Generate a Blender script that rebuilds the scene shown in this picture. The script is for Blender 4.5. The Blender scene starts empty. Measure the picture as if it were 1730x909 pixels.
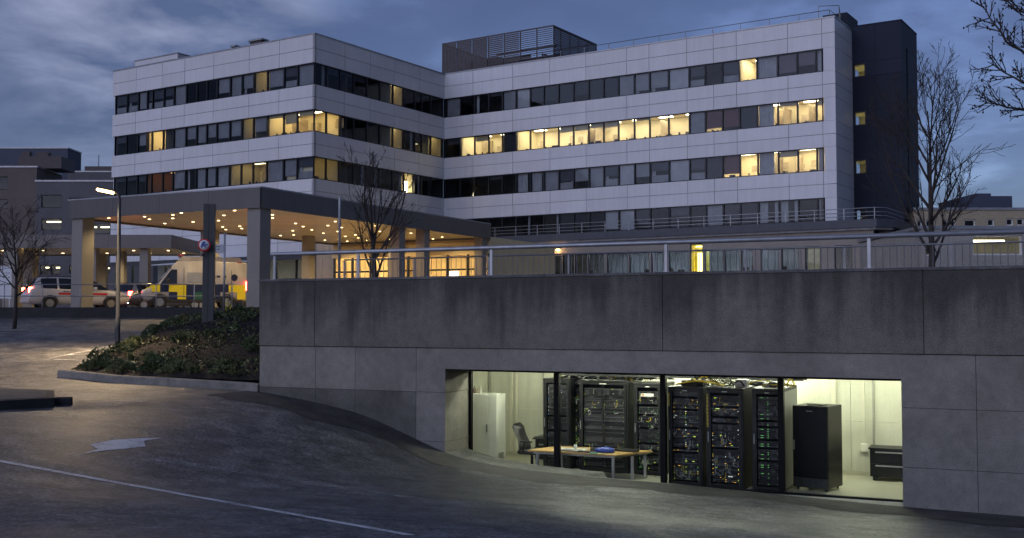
import bpy, bmesh, math, random
from mathutils import Vector, Matrix
R = math.radians
SC = bpy.context.scene
COL = SC.collection
# ------------------------------------------------------------------ camera maths (eye = world origin)
F = 1850.0
PITCH = math.atan(83.5 / F)
CP, SP = math.cos(PITCH), math.sin(PITCH)

def ray(px, py):
    u = (px - 865) / F; v = (454.5 - py) / F
    dy = CP - v * SP
    return u / dy, (SP + v * CP) / dy

def P(px, py, Y):
    a, b = ray(px, py); return Vector((a * Y, Y, b * Y))

def Pz(px, py, z):
    a, b = ray(px, py); Y = z / b; return Vector((a * Y, Y, z))

# ------------------------------------------------------------------ mesh builder
class MB:
    def __init__(s):
        s.v = []; s.f = []; s.m = []; s.sm = []
    def add(s, vs, fs, m=0, smooth=False):
        o = len(s.v); s.v += [tuple(v) for v in vs]
        for f in fs:
            s.f.append([i + o for i in f]); s.m.append(m); s.sm.append(smooth)
    def box(s, x0, x1, y0, y1, z0, z1, m=0, M=None):
        vs = [(x0,y0,z0),(x1,y0,z0),(x1,y1,z0),(x0,y1,z0),(x0,y0,z1),(x1,y0,z1),(x1,y1,z1),(x0,y1,z1)]
        if M is not None: vs = [M @ Vector(v) for v in vs]
        s.add(vs, [(0,3,2,1),(4,5,6,7),(0,1,5,4),(1,2,6,5),(2,3,7,6),(3,0,4,7)], m)
    def bbox(s, x0, x1, y0, y1, z0, z1, b=0.01, m=0, M=None):
        # box with chamfered edges
        bm = bmesh.new(); bmesh.ops.create_cube(bm, size=1.0)
        for v in bm.verts:
            v.co = Vector(((x0+x1)/2+v.co.x*(x1-x0), (y0+y1)/2+v.co.y*(y1-y0), (z0+z1)/2+v.co.z*(z1-z0)))
        bmesh.ops.bevel(bm, geom=list(bm.edges), offset=b, segments=2, profile=0.5, affect='EDGES')
        if M is not None: bmesh.ops.transform(bm, matrix=M, verts=bm.verts)
        bm.verts.index_update()
        s.add([v.co.copy() for v in bm.verts], [[v.index for v in f.verts] for f in bm.faces], m)
        bm.free()
    def prism(s, poly, z0, z1, m=0, M=None):
        n = len(poly)
        a = sum(poly[i][0]*poly[(i+1)%n][1]-poly[(i+1)%n][0]*poly[i][1] for i in range(n))
        if a < 0: poly = list(reversed(poly))
        vs = [(p[0],p[1],z0) for p in poly] + [(p[0],p[1],z1) for p in poly]
        if M is not None: vs = [M @ Vector(v) for v in vs]
        s.add(vs, [list(range(n-1,-1,-1)), list(range(n,2*n))] + [(i,(i+1)%n,n+(i+1)%n,n+i) for i in range(n)], m)
    def tube(s, pts, rad, k=8, m=0, cap=True, smooth=True):
        pts = [Vector(p) for p in pts]
        if not isinstance(rad, (list, tuple)): rad = [rad]*len(pts)
        n = len(pts); vs = []
        t0 = (pts[1]-pts[0]).normalized()
        ref = Vector((0,0,1)) if abs(t0.z) < .9 else Vector((1,0,0))
        a = t0.cross(ref).normalized()
        for i in range(n):
            t = (pts[min(i+1,n-1)]-pts[max(i-1,0)]).normalized()
            a = (a - t*a.dot(t))
            a = a.normalized() if a.length > 1e-6 else t.orthogonal().normalized()
            b = t.cross(a)
            for j in range(k):
                an = 2*math.pi*j/k
                vs.append(pts[i] + (a*math.cos(an)+b*math.sin(an))*rad[i])
        fs = [(i*k+j, i*k+(j+1)%k, (i+1)*k+(j+1)%k, (i+1)*k+j) for i in range(n-1) for j in range(k)]
        if cap: fs += [list(range(k-1,-1,-1)), [(n-1)*k+j for j in range(k)]]
        s.add(vs, fs, m, smooth)
    def lathe(s, prof, k=24, m=0, M=None, smooth=True, cap=True):
        # prof: list of (r,z) around z axis
        n = len(prof); vs = []
        for r, z in prof:
            for j in range(k):
                an = 2*math.pi*j/k; vs.append(Vector((r*math.cos(an), r*math.sin(an), z)))
        if M is not None: vs = [M @ v for v in vs]
        fs = [(i*k+j, i*k+(j+1)%k, (i+1)*k+(j+1)%k, (i+1)*k+j) for i in range(n-1) for j in range(k)]
        if cap: fs += [list(range(k-1,-1,-1)), [(n-1)*k+j for j in range(k)]]
        s.add(vs, fs, m, smooth)
    def build(s, name, mats, parent=None, loc=(0,0,0), rz=0.0):
        me = bpy.data.meshes.new(name)
        me.from_pydata(s.v, [], s.f)
        if not isinstance(mats, (list, tuple)): mats = [mats]
        for mt in mats: me.materials.append(mt)
        me.polygons.foreach_set('material_index', s.m)
        me.polygons.foreach_set('use_smooth', s.sm)
        me.update()
        o = bpy.data.objects.new(name, me); COL.objects.link(o)
        o.location = loc; o.rotation_euler = (0,0,rz)
        if parent is not None: o.parent = parent
        return o

def thing(name, label, cat, loc=(0,0,0), rz=0.0, group=None):
    o = bpy.data.objects.new(name, None); COL.objects.link(o)
    o.empty_display_size = .2
    o.location = loc; o.rotation_euler = (0,0,rz)
    o['label'] = label; o['category'] = cat
    if group: o['group'] = group
    return o

def tag(o, label=None, cat=None, group=None, kind=None):
    if label: o['label'] = label
    if cat: o['category'] = cat
    if group: o['group'] = group
    if kind: o['kind'] = kind
    return o

def dup(root, loc, rz=0.0, label=None, scale=None):
    r = root.copy(); COL.objects.link(r); r.location = loc; r.rotation_euler = (0,0,rz)
    if label: r['label'] = label
    if scale: r.scale = scale
    for ch in list(root.children):
        c = ch.copy(); COL.objects.link(c); c.parent = r
        for g in list(ch.children):
            d = g.copy(); COL.objects.link(d); d.parent = c
    return r

# ------------------------------------------------------------------ materials
MATS = {}
def new_mat(name):
    m = bpy.data.materials.new(name); m.use_nodes = True
    nt = m.node_tree; nt.nodes.clear()
    out = nt.nodes.new('ShaderNodeOutputMaterial')
    return m, nt, out

def N(nt, typ, **kw):
    n = nt.nodes.new(typ)
    for k, v in kw.items():
        if k in n.inputs: n.inputs[k].default_value = v
        else: setattr(n, k, v)
    return n

def mixcol(nt, fac, a, b, blend='MIX'):
    n = nt.nodes.new('ShaderNodeMix'); n.data_type = 'RGBA'; n.blend_type = blend
    for sock, val in ((n.inputs[0], fac), (n.inputs[6], a), (n.inputs[7], b)):
        if isinstance(val, (int, float)): sock.default_value = val
        elif isinstance(val, tuple): sock.default_value = (*val, 1) if len(val) == 3 else val
        else: nt.links.new(val, sock)
    return n.outputs[2]

def mathn(nt, op, a, b=None, clamp=False):
    n = nt.nodes.new('ShaderNodeMath'); n.operation = op; n.use_clamp = clamp
    for i, val in enumerate((a, b)):
        if val is None: continue
        if isinstance(val, (int, float)): n.inputs[i].default_value = val
        else: nt.links.new(val, n.inputs[i])
    return n.outputs[0]

def noise(nt, vec, scale, detail=4, rough=.55, dist=0.0):
    n = N(nt, 'ShaderNodeTexNoise'); n.inputs['Scale'].default_value = scale
    n.inputs['Detail'].default_value = detail; n.inputs['Roughness'].default_value = rough
    n.inputs['Distortion'].default_value = dist
    if vec is not None: nt.links.new(vec, n.inputs['Vector'])
    return n.outputs['Fac']

def ramp(nt, fac, stops):
    n = N(nt, 'ShaderNodeValToRGB'); e = n.color_ramp.elements
    while len(e) < len(stops): e.new(.5)
    for i, (p, c) in enumerate(stops):
        e[i].position = p
        e[i].color = (c, c, c, 1) if isinstance(c, (int, float)) else (*c, 1)
    nt.links.new(fac, n.inputs[0]); return n.outputs[0]

def coords(nt, scale=None, kind='Object'):
    tc = N(nt, 'ShaderNodeTexCoord')
    if scale is None: return tc.outputs[kind]
    mp = N(nt, 'ShaderNodeMapping'); mp.inputs['Scale'].default_value = scale
    nt.links.new(tc.outputs[kind], mp.inputs[0]); return mp.outputs[0]

def surf(name, col, rough=.6, var=.25, vscale=2.0, fine=0.0, fscale=60.0, bump=0.0, bscale=40.0, metal=0.0, spec=.4, island=0.0, streak=0.0, rvar=0.0, coat=0.0):
    """procedural principled surface: mottled colour, fine grain, streaks, bump"""
    if name in MATS: return MATS[name]
    m, nt, out = new_mat(name)
    b = N(nt, 'ShaderNodeBsdfPrincipled')
    b.inputs['Metallic'].default_value = metal; b.inputs['Specular IOR Level'].default_value = spec
    b.inputs['Coat Weight'].default_value = coat
    v = coords(nt)
    c = tuple(col)
    lo = tuple(x*(1-var) for x in c); hi = tuple(min(1, x*(1+var)) for x in c)
    n1 = noise(nt, v, vscale, 5, .6)
    fac = ramp(nt, n1, [(.3, 0.0), (.7, 1.0)])
    cur = mixcol(nt, fac, lo, hi)
    if fine:
        n2 = noise(nt, v, fscale, 2, .5)
        f2 = ramp(nt, n2, [(.32, 1-fine), (.68, 1+fine)])
        cur = mixcol(nt, 1.0, cur, f2, 'MULTIPLY')
    if streak:
        vs = coords(nt, (2.2, 2.2, .12))
        n3 = noise(nt, vs, 1.6, 4, .6)
        f3 = ramp(nt, n3, [(.42, 1-streak), (.6, 1.0)])
        cur = mixcol(nt, 1.0, cur, f3, 'MULTIPLY')
    if island:
        g = N(nt, 'ShaderNodeNewGeometry')
        f4 = ramp(nt, g.outputs['Random Per Island'], [(0, 1-island), (1, 1+island)])
        cur = mixcol(nt, 1.0, cur, f4, 'MULTIPLY')
    nt.links.new(cur, b.inputs['Base Color'])
    if rvar:
        rr = ramp(nt, n1, [(.3, max(.05, rough-rvar)), (.7, min(1, rough+rvar))]); nt.links.new(rr, b.inputs['Roughness'])
    else: b.inputs['Roughness'].default_value = rough
    if bump:
        bp = N(nt, 'ShaderNodeBump'); bp.inputs['Strength'].default_value = bump; bp.inputs['Distance'].default_value = .02
        nt.links.new(noise(nt, v, bscale, 4, .6), bp.inputs['Height']); nt.links.new(bp.outputs[0], b.inputs['Normal'])
    nt.links.new(b.outputs[0], out.inputs[0])
    MATS[name] = m; return m

def emit(name, col, strength, sample=True):
    if name in MATS: return MATS[name]
    m, nt, out = new_mat(name)
    e = N(nt, 'ShaderNodeEmission'); e.inputs[0].default_value = (*col, 1); e.inputs[1].default_value = strength
    nt.links.new(e.outputs[0], out.inputs[0])
    if not sample:
        try: m.cycles.emission_sampling = 'NONE'
        except Exception: pass
    MATS[name] = m; return m

def glass(name, tint=(.8,.85,.85), base=.04, rough=.02, grime=0.0):
    if name in MATS: return MATS[name]
    m, nt, out = new_mat(name)
    t = N(nt, 'ShaderNodeBsdfTransparent'); t.inputs[0].default_value = (*tint, 1)
    g = N(nt, 'ShaderNodeBsdfGlossy'); g.inputs['Roughness'].default_value = rough; g.inputs['Color'].default_value = (.95,.97,1,1)
    lw = N(nt, 'ShaderNodeLayerWeight'); lw.inputs[0].default_value = .5
    f = mathn(nt, 'ADD', mathn(nt, 'MULTIPLY', mathn(nt, 'POWER', lw.outputs['Facing'], 5.0), .9), base, True)
    if grime:
        bp = N(nt, 'ShaderNodeBump'); bp.inputs['Strength'].default_value = grime; bp.inputs['Distance'].default_value = .01
        nt.links.new(noise(nt, coords(nt), .8, 2), bp.inputs['Height']); nt.links.new(bp.outputs[0], g.inputs['Normal'])
    mx = N(nt, 'ShaderNodeMixShader'); nt.links.new(f, mx.inputs[0]); nt.links.new(t.outputs[0], mx.inputs[1]); nt.links.new(g.outputs[0], mx.inputs[2])
    nt.links.new(mx.outputs[0], out.inputs[0])
    MATS[name] = m; return m

def lamp(name, typ, loc, energy, color, size=.1, direction=None, spot=None, blend=.5):
    l = bpy.data.lights.new(name, typ); l.energy = energy; l.color = color
    if typ == 'AREA': l.size = size
    else: l.shadow_soft_size = size
    if spot: l.spot_size = spot; l.spot_blend = blend
    o = bpy.data.objects.new(name, l); COL.objects.link(o); o.location = loc
    if direction is not None:
        o.rotation_euler = Vector(direction).to_track_quat('-Z', 'Y').to_euler()
    o['kind'] = 'helper'
    return o

# ------------------------------------------------------------------ wall frame  (s along the wall, t into the wall)
W0 = Vector((-.2297*26.8, 26.8, 0)); W1 = Vector((.4676*19.6, 19.6, 0))
E = (W1 - W0).normalized(); NW = Vector((-E.y, E.x, 0))
WROT = math.atan2(E.y, E.x)
def W(s, t, z=0.0): return W0 + E*s + NW*t + Vector((0,0,z))
def st(p):
    d = Vector((p[0], p[1], 0)) - W0; return d.dot(E), d.dot(NW)
def s_at(px, t, py=600):
    a, b = ray(px, py)
    o = W0 + NW*t
    # o + E s : x = a*y
    return (a*o.y - o.x) / (E.x - a*E.y)
def z_at(px, py, t):
    a, b = ray(px, py); s = s_at(px, t, py); p = W(s, t); return b*p.y
def floor_st(px, py, z):
    return st(Pz(px, py, z))

# ------------------------------------------------------------------ terrain
RET = Vector((-8.5, 46.5, 0))          # where the wall's left return meets the forecourt
base_px = [(437,662),(485,671),(533,681),(600,698),(650,719),(703,746),(750,769),(792,783),(840,793),(870,798),(940,806),(1040,816),(1120,823),(1300,842),(1524,864),(1730,881)]
BASE = [(s_at(px,0,py), z_at(px,py,0)) for px,py in base_px]
def zw_raw(s):
    if s <= BASE[0][0]: return BASE[0][1] + min(.12, .01*(BASE[0][0]-s))
    for (s0,z0),(s1,z1) in zip(BASE, BASE[1:]):
        if s <= s1: return z0+(z1-z0)*(s-s0)/(s1-s0)
    return BASE[-1][1] - .01*min(20, s-BASE[-1][0])
def zw(s):
    return (zw_raw(s-.35)+2*zw_raw(s-.18)+3*zw_raw(s)+2*zw_raw(s+.18)+zw_raw(s+.35))/9
def sstep(a, b, x):
    x = max(0, min(1, (x-a)/(b-a))); return x*x*(3-2*x)
def zl(x, y):
    r = 0.1*max(0, y-29) - .1*.5*max(0, min(3, y-27.5) if y < 30.5 else 0)*0
    z = -1.7 + r
    return min(z, .06)
def gz(x, y):
    s, t = st((x, y)); d = -t
    w = 1 - sstep(-3, 21, d)
    if s < 0: w *= max(0, 1 + s/6)
    return zl(x, y)*(1-w) + zw(s)*w
def right_of_return(x, y):
    d = RET - W0; return d.x*(y-W0.y) - d.y*(x-W0.x) < 0
def ground_hit(px, py):
    a, b = ray(px, py); y = 4.0
    while y < 60:
        if b*y < gz(a*y, y): break
        y += .05
    for _ in range(3):
        y0, y1 = y-.05, y
        ym = (y0+y1)/2
        y = ym if b*ym < gz(a*ym, ym) else y1
    return Vector((a*y, y, gz(a*y, y)))

def frange(a, b, step):
    n = max(1, int(round((b-a)/step))); return [a+(b-a)*i/n for i in range(n)]
ZP = .45      # forecourt / plaza level
WE = 34.0
def build_ground():
    ss = [-900,-500,-300,-200,-120,-80,-60,-50]+frange(-45,-1,.5)+frange(-1,17,.25)+frange(17,30,.6)+[30,34,40,50,70,100,160,300,600,900]
    ts = [-400,-200,-100,-60,-45,-35]+frange(-30,-2,.4)+frange(-2,0,.25)+[0,.15,.3,.6,.9,1.12,1.135]+frange(1.6,26,.6)+[26,30,40,60,100,200,400,900]
    vs = []
    for t in ts:
        for s in ss:
            p = W(s, t)
            z = gz(p.x, p.y)
            if .2 < t < 1.125 and s_at(1010,.3,820) < s < WE: z = min(z, -3.78)
            if t > 1.125 and s > .2 and right_of_return(p.x-.25, p.y): z = -6.5
            elif t > 1.125 and s > .2: z = min(z, .0)
            if p.y > 47.5: z = min(z, -.6)
            vs.append((p.x, p.y, z))
    k = len(ss); fs = []
    for i in range(len(ts)-1):
        for j in range(k-1):
            fs.append((i*k+j, i*k+j+1, (i+1)*k+j+1, (i+1)*k+j))
    mb = MB(); mb.add(vs, fs, 0, True)
    o = mb.build('ground', M_asphalt()); tag(o, 'dark worn asphalt of the street sloping down to the window', None, None, 'structure')
    return o

def M_asphalt():
    m, nt, out = new_mat('asphalt')
    b = N(nt, 'ShaderNodeBsdfPrincipled'); b.inputs['Specular IOR Level'].default_value = .42
    v = coords(nt)
    big = noise(nt, v, .30, 4, .6, .5)
    mid = noise(nt, v, 1.9, 6, .68, .4)
    fine = noise(nt, v, 17, 5, .8)
    cell = N(nt, 'ShaderNodeTexVoronoi'); cell.inputs['Scale'].default_value = 38; nt.links.new(v, cell.inputs['Vector'])
    c = mixcol(nt, ramp(nt, big, [(.35, 0.0), (.65, 1.0)]), (.082,.080,.080), (.132,.128,.126))
    c = mixcol(nt, 1.0, c, ramp(nt, mid, [(.36, .50), (.5, .95), (.64, 1.65)]), 'MULTIPLY')
    c = mixcol(nt, 1.0, c, ramp(nt, fine, [(.39, .35), (.5, .9), (.61, 1.9)]), 'MULTIPLY')
    agg = ramp(nt, cell.outputs['Color'], [(.80, 0.0), (.95, .7)])
    c = mixcol(nt, agg, c, (.17,.168,.165))
    # cracks / tar seams
    cr = N(nt, 'ShaderNodeTexVoronoi'); cr.feature = 'DISTANCE_TO_EDGE'; cr.inputs['Scale'].default_value = .28
    dn = N(nt, 'ShaderNodeTexNoise'); dn.inputs['Scale'].default_value = 1.4; dn.inputs['Detail'].default_value = 6; nt.links.new(v, dn.inputs['Vector'])
    vm = N(nt, 'ShaderNodeVectorMath'); vm.operation = 'MULTIPLY_ADD'; nt.links.new(dn.outputs['Color'], vm.inputs[0]); vm.inputs[1].default_value = (1.3,1.3,0); nt.links.new(v, vm.inputs[2])
    nt.links.new(vm.outputs[0], cr.inputs['Vector'])
    crk = ramp(nt, cr.outputs['Distance'], [(.0, .55), (.012, 0.0)])
    crk = mathn(nt, 'MULTIPLY', crk, ramp(nt, noise(nt, v, .2, 2), [(.48, 0.0), (.6, 1.0)]))
    c = mixcol(nt, crk, c, (.012,.012,.013))
    nt.links.new(c, b.inputs['Base Color'])
    rr = ramp(nt, big, [(.35, .34), (.62, .62)]); nt.links.new(rr, b.inputs['Roughness'])
    bp = N(nt, 'ShaderNodeBump'); bp.inputs['Strength'].default_value = .9; bp.inputs['Distance'].default_value = .03
    h = mathn(nt, 'ADD', fine, mathn(nt, 'MULTIPLY', mid, 1.2)); nt.links.new(h, bp.inputs['Height']); nt.links.new(bp.outputs[0], b.inputs['Normal'])
    nt.links.new(b.outputs[0], out.inputs[0]); MATS['asphalt'] = m; return m

def M_paint(name, amount):
    m, nt, out = new_mat(name)
    b = N(nt, 'ShaderNodeBsdfPrincipled'); b.inputs['Roughness'].default_value = .55
    v = coords(nt)
    c = mixcol(nt, ramp(nt, noise(nt, v, 9, 5, .7), [(.3, 0.0), (.7, 1.0)]), (.5,.5,.5), (.8,.8,.79))
    nt.links.new(c, b.inputs['Base Color'])
    tr = N(nt, 'ShaderNodeBsdfTransparent')
    f = mathn(nt, 'ADD', mathn(nt, 'MULTIPLY', noise(nt, v, 38, 3, .7), .55), mathn(nt, 'MULTIPLY', noise(nt, v, 2.2, 4, .6), .45))
    f = ramp(nt, f, [(amount-.07, 0.0), (amount+.07, 1.0)])
    mx = N(nt, 'ShaderNodeMixShader'); nt.links.new(f, mx.inputs[0]); nt.links.new(tr.outputs[0], mx.inputs[1]); nt.links.new(b.outputs[0], mx.inputs[2])
    nt.links.new(mx.outputs[0], out.inputs[0]); return m

def strip(pts, width, lift=.006):
    """flat ribbon following the terrain through ground points"""
    mb = MB(); dense = []
    for a, b in zip(pts, pts[1:]):
        n = max(2, int((b-a).length/.4))
        dense += [a+(b-a)*i/n for i in range(n)]
    dense.append(pts[-1]); vs = []
    for i, p in enumerate(dense):
        d = (dense[min(i+1,len(dense)-1)]-dense[max(i-1,0)]); d.z = 0; d.normalize(); q = Vector((-d.y, d.x, 0))*width/2
        for g in (p-q, p+q): vs.append((g.x, g.y, gz(g.x, g.y)+lift))
    mb.add(vs, [(2*i, 2*i+1, 2*i+3, 2*i+2) for i in range(len(dense)-1)])
    return mb

build_ground()
# -------- road markings
p_line = M_paint('worn_line_paint', .42); p_faint = M_paint('faint_line_paint', .565); p_arrow = M_paint('arrow_paint', .43); p_bay = M_paint('bay_line_paint', .51)
A = ground_hit(0,780); B = ground_hit(690,904)
dirv = (B-A).normalized()
o = strip([A-(ground_hit(60,787.8)-A).normalized()*6]+[ground_hit(690*k/14,780+124.5*k/14) for k in range(15)]+[B+dirv*.01], .14).build('road_marking', p_line); tag(o, 'long thin worn white line crossing the near asphalt', None, None, 'structure')
A = ground_hit(262,776); B = ground_hit(700,842)
o = strip([ground_hit(262+438*k/12,776+66*k/12) for k in range(13)], .24).build('road_marking', p_faint); tag(o, 'faint broad worn line across the middle of the asphalt', None, None, 'structure')
mb = MB()
arrow = [(395,500),(440,490),(500,479),(600,473),(727,468),(632,484),(642,508),(540,519),(440,529),(325,548),(432,520)]
pts = [ground_hit(x*440/1146, 560+y*.384) for x, y in arrow]
mb.add([(p.x,p.y,gz(p.x,p.y)+.007) for p in pts], [list(range(len(pts)))])
bm = bmesh.new(); tmp = mb.build('road_arrow', p_arrow); bm.from_mesh(tmp.data); bmesh.ops.triangulate(bm, faces=bm.faces); bm.normal_update()
if sum(f.normal.z for f in bm.faces) < 0: bmesh.ops.reverse_faces(bm, faces=bm.faces)
bm.to_mesh(tmp.data); bm.free(); tag(tmp, 'white painted direction arrow on the asphalt', None, None, 'structure')
for l in ([(75,607),(190,585),(240,577)], [(75,607),(136,608.5)], [(108,600),(160,598),(200,596)], [(80,551),(160,546.5),(230,546)], [(0,566),(20,563),(55,559)]):
    pp = [ground_hit(*q) for q in l]
    o = strip(pp, .13 if l[0][0] < 110 else .1).build('road_marking', p_bay if l[0][1] > 570 else p_faint); tag(o, 'thin white bay line painted on the upper street', None, 'bay lines on the upper street', 'structure')

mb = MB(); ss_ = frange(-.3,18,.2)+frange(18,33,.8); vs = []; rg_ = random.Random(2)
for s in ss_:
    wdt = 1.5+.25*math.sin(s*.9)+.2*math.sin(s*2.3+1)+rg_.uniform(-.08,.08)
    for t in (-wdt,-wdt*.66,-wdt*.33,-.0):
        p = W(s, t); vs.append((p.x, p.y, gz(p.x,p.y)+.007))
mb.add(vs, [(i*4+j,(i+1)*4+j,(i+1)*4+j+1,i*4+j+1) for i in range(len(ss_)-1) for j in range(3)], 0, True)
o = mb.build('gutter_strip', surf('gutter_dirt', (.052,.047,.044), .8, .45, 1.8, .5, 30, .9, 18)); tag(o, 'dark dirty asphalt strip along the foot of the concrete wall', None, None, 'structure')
# -------- kerbs, bank, island
m_kerb = surf('kerb_stone', (.21,.195,.17), .8, .3, 3, .35, 90, .5, 60)
m_kerb_dark = surf('kerb_dark', (.028,.028,.03), .8, .3, 3, .3, 90, .4, 60)
def kerb(name, pts, width, height, mat, label, zf=gz):
    mb = MB(); n = len(pts); vs = []
    for i, p in enumerate(pts):
        d = (pts[min(i+1,n-1)]-pts[max(i-1,0)]); d.z = 0; d.normalize(); q = Vector((-d.y, d.x, 0))
        z = zf(p.x, p.y)
        for off, dz in ((0,-.3),(0,height-.03),(.03,height),(width,height),(width,-.3)):
            g = p + q*off; vs.append((g.x, g.y, z+dz))
    k = 5; fs = [(i*k+j, (i+1)*k+j, (i+1)*k+j+1, i*k+j+1) for i in range(n-1) for j in range(k-1)]
    fs += [list(range(k)), [(n-1)*k+j for j in range(k-1,-1,-1)]]
    mb.add(vs, fs); o = mb.build(name, mat); tag(o, label, None, None, 'structure'); return o
K1 = W(-.02, -.05); K0 = ground_hit(97, 637); K0.z = 0; K1.z = 0
K2 = Vector((-14.2, 46.45, 0))
kp = [K0+(K1-K0)*(i/14.) for i in range(15)]
kerb('kerb', kp, .2, .2, m_kerb, 'pale concrete kerb along the foot of the planted bank')
side = [K0+(K2-K0)*(i/20.) for i in range(21)]
kerb('kerb', [Vector(p) for p in reversed(side)], .18, .12, m_kerb, 'low kerb along the street side of the planted bank')
def bank_z(x, y):
    u = (K1-K0).normalized(); nn = Vector((-u.y, u.x, 0))
    d = (Vector((x,y,0))-K0).dot(nn)               # distance behind the front kerb
    q = (K2-K0).normalized(); e = (Vector((x,y,0))-K0).cross(q).z   # distance right of the street kerb
    base = zl(x, y)+.1
    top = min(.22, -1.56+.17*max(0, d)+.10*sstep(0,1,d))
    m = sstep(-.2, 3.2, e)
    z = max(base, base*(1-m)+top*m)
    lump = .05*math.sin(x*2.1+y*.7)+.05*math.sin(x*.9-y*1.7)+.03*math.sin(x*4.3+y*3.1)
    return z + lump*sstep(0,1.2,d)*sstep(0,1,e)
soil = surf('bark_soil', (.010,.0075,.006), .95, .45, 6, .6, 45, 1.0, 30)
mb = MB(); nu, nv = 50, 70; vs = []
R0 = W0.copy(); 
for j in range(nv+1):
    v = j/nv
    a = K0+(K2-K0)*v + (K1-K0).normalized()*.12; b = R0+(RET-R0)*v
    for i in range(nu+1):
        p = a+(b-a)*(i/nu)
        if j == 0: p = p + Vector((.08,.14,0))
        vs.append((p.x, p.y, bank_z(p.x, p.y)))
mb.add(vs, [(j*(nu+1)+i, j*(nu+1)+i+1, (j+1)*(nu+1)+i+1, (j+1)*(nu+1)+i) for j in range(nv) for i in range(nu)], 0, True)
o = mb.build('planting_bed', soil); tag(o, 'dark bark soil of the sloping planted bank', None, None, 'structure')

# traffic island at the left edge
ip = [Pz(92,684,-1.7), Pz(-10,690,-1.7)]
isl = [Vector((ip[0].x,ip[0].y)), Vector((ip[1].x,ip[1].y)), Vector((-16,20.6)), Vector((-20,24.6)), Vector((-12.2,24.9)), Vector((-9.95,23.9))]
mb = MB(); mb.prism([tuple(p) for p in isl], -1.95, -1.56); cz = sum((p for p in isl), Vector((0,0)))/len(isl)
mb.prism([tuple(cz+(p-cz)*.95) for p in isl], -1.5599, -1.553, 1)
o = mb.build('traffic_island', [m_kerb_dark, surf('island_paving', (.09,.085,.08), .85, .3, 4, .3, 70, .4)]); tag(o, 'low paved traffic island with dark kerb at the left edge', None, None, 'structure')
mb = MB(); q = Pz(100,681,-1.7); mb.bbox(-.17,.17,-.12,.12,-.25,.11,.03)
o = mb.build('kerb_stone', m_kerb_dark, None, (q.x+.02, q.y+.15, -1.7), .25); tag(o, 'short loose kerb block at the nose of the traffic island', 'kerb block')

# -------- forecourt / plaza slab
m_plaza = surf('forecourt_paving', (.30,.285,.265), .6, .25, 1.2, .25, 50, .2, rvar=.15)
poly = [(-140,46.5),(RET.x,46.5)]
pl = W(.35,.35); poly += [(pl.x,pl.y)]; e = W(60,.35); poly += [(e.x,e.y), (160,60),(160,200),(-140,200)]
mb = MB(); mb.prism(poly, .25, ZP)
o = mb.build('forecourt', m_plaza); tag(o, 'raised paved forecourt in front of the hospital', None, None, 'structure')
mb = MB(); mb.box(-90, RET.x, 46.3, 46.495, -.6, ZP+.02)
o = mb.build('kerb', m_kerb_dark); tag(o, 'dark raised kerb along the front of the forecourt', None, None, 'structure')

# ------------------------------------------------------------------ retaining wall with the server room window
def M_concrete(name, lo, hi, stain=0.0, coarse=.3, bump=.3, top=None):
    m, nt, out = new_mat(name)
    b = N(nt, 'ShaderNodeBsdfPrincipled'); b.inputs['Roughness'].default_value = .85; b.inputs['Specular IOR Level'].default_value = .25
    v = coords(nt)
    c = mixcol(nt, ramp(nt, noise(nt, v, .7, 6, .62, .4), [(.32, 0.0), (.68, 1.0)]), lo, hi)
    c = mixcol(nt, 1.0, c, ramp(nt, noise(nt, v, 5, 4, .6), [(.3, .86), (.7, 1.12)]), 'MULTIPLY')
    c = mixcol(nt, 1.0, c, ramp(nt, noise(nt, v, 34, 2, .6), [(.3, 1-coarse), (.7, 1+coarse)]), 'MULTIPLY')
    g = N(nt, 'ShaderNodeNewGeometry'); c = mixcol(nt, 1.0, c, ramp(nt, g.outputs['Random Per Island'], [(0, .93), (1, 1.07)]), 'MULTIPLY')
    if stain:
        # rain streaks running down from the coping: irregular lengths, fixed to the wall
        sep = N(nt, 'ShaderNodeSeparateXYZ'); nt.links.new(v, sep.inputs[0])
        vs = coords(nt, (1.0, 1.0, .08)); sn = noise(nt, vs, 2.1, 5, .65)
        vs2 = coords(nt, (1.0, 1.0, .3)); sn2 = noise(nt, vs2, .55, 3, .6)
        hgt = mathn(nt, 'ADD', mathn(nt, 'MULTIPLY', mathn(nt, 'SUBTRACT', sep.outputs[2], top-1.55), .75), mathn(nt, 'MULTIPLY', mathn(nt, 'SUBTRACT', mathn(nt, 'ADD', sn, sn2), 1.0), 2.2))
        f = ramp(nt, hgt, [(.30, 0.0), (1.0, stain)])
        c = mixcol(nt, f, c, (.018,.019,.018))
    nt.links.new(c, b.inputs['Base Color'])
    bp = N(nt, 'ShaderNodeBump'); bp.inputs['Strength'].default_value = bump; bp.inputs['Distance'].default_value = .015
    nt.links.new(mathn(nt, 'ADD', noise(nt, v, 30, 3, .6), noise(nt, v, 4, 3, .5)), bp.inputs['Height']); nt.links.new(bp.outputs[0], b.inputs['Normal'])
    nt.links.new(b.outputs[0], out.inputs[0]); MATS[name] = m; return m
WALL_TOP, BAND = .95, -.655
ZFLOOR = -3.62; HEAD = -1.13; TG = 1.15        # room floor, window head, depth of the glass
WS0, WS1 = s_at(752,0,700), s_at(1524,0,740)
WE = 34.0
m_up = M_concrete('wall_aggregate', (.128,.117,.102), (.172,.158,.138), .62, .27, .5, .95)
m_low = M_concrete('wall_concrete', (.175,.162,.140), (.255,.238,.208), 0, .14, .2)
m_joint = surf('joint_dark', (.05,.048,.045), .95)
wall = thing('retaining_wall', 'long grey concrete retaining wall with dark stained upper band and server room window', 'retaining wall', (W0.x, W0.y, 0), WROT)
mb = MB(); xs = [0]+[s_at(p,0,520) for p in (533,1120,1560)]+[s_at(1560,0,520)+3.9*k for k in range(1,6)]; xs[-1] = WE
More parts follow.
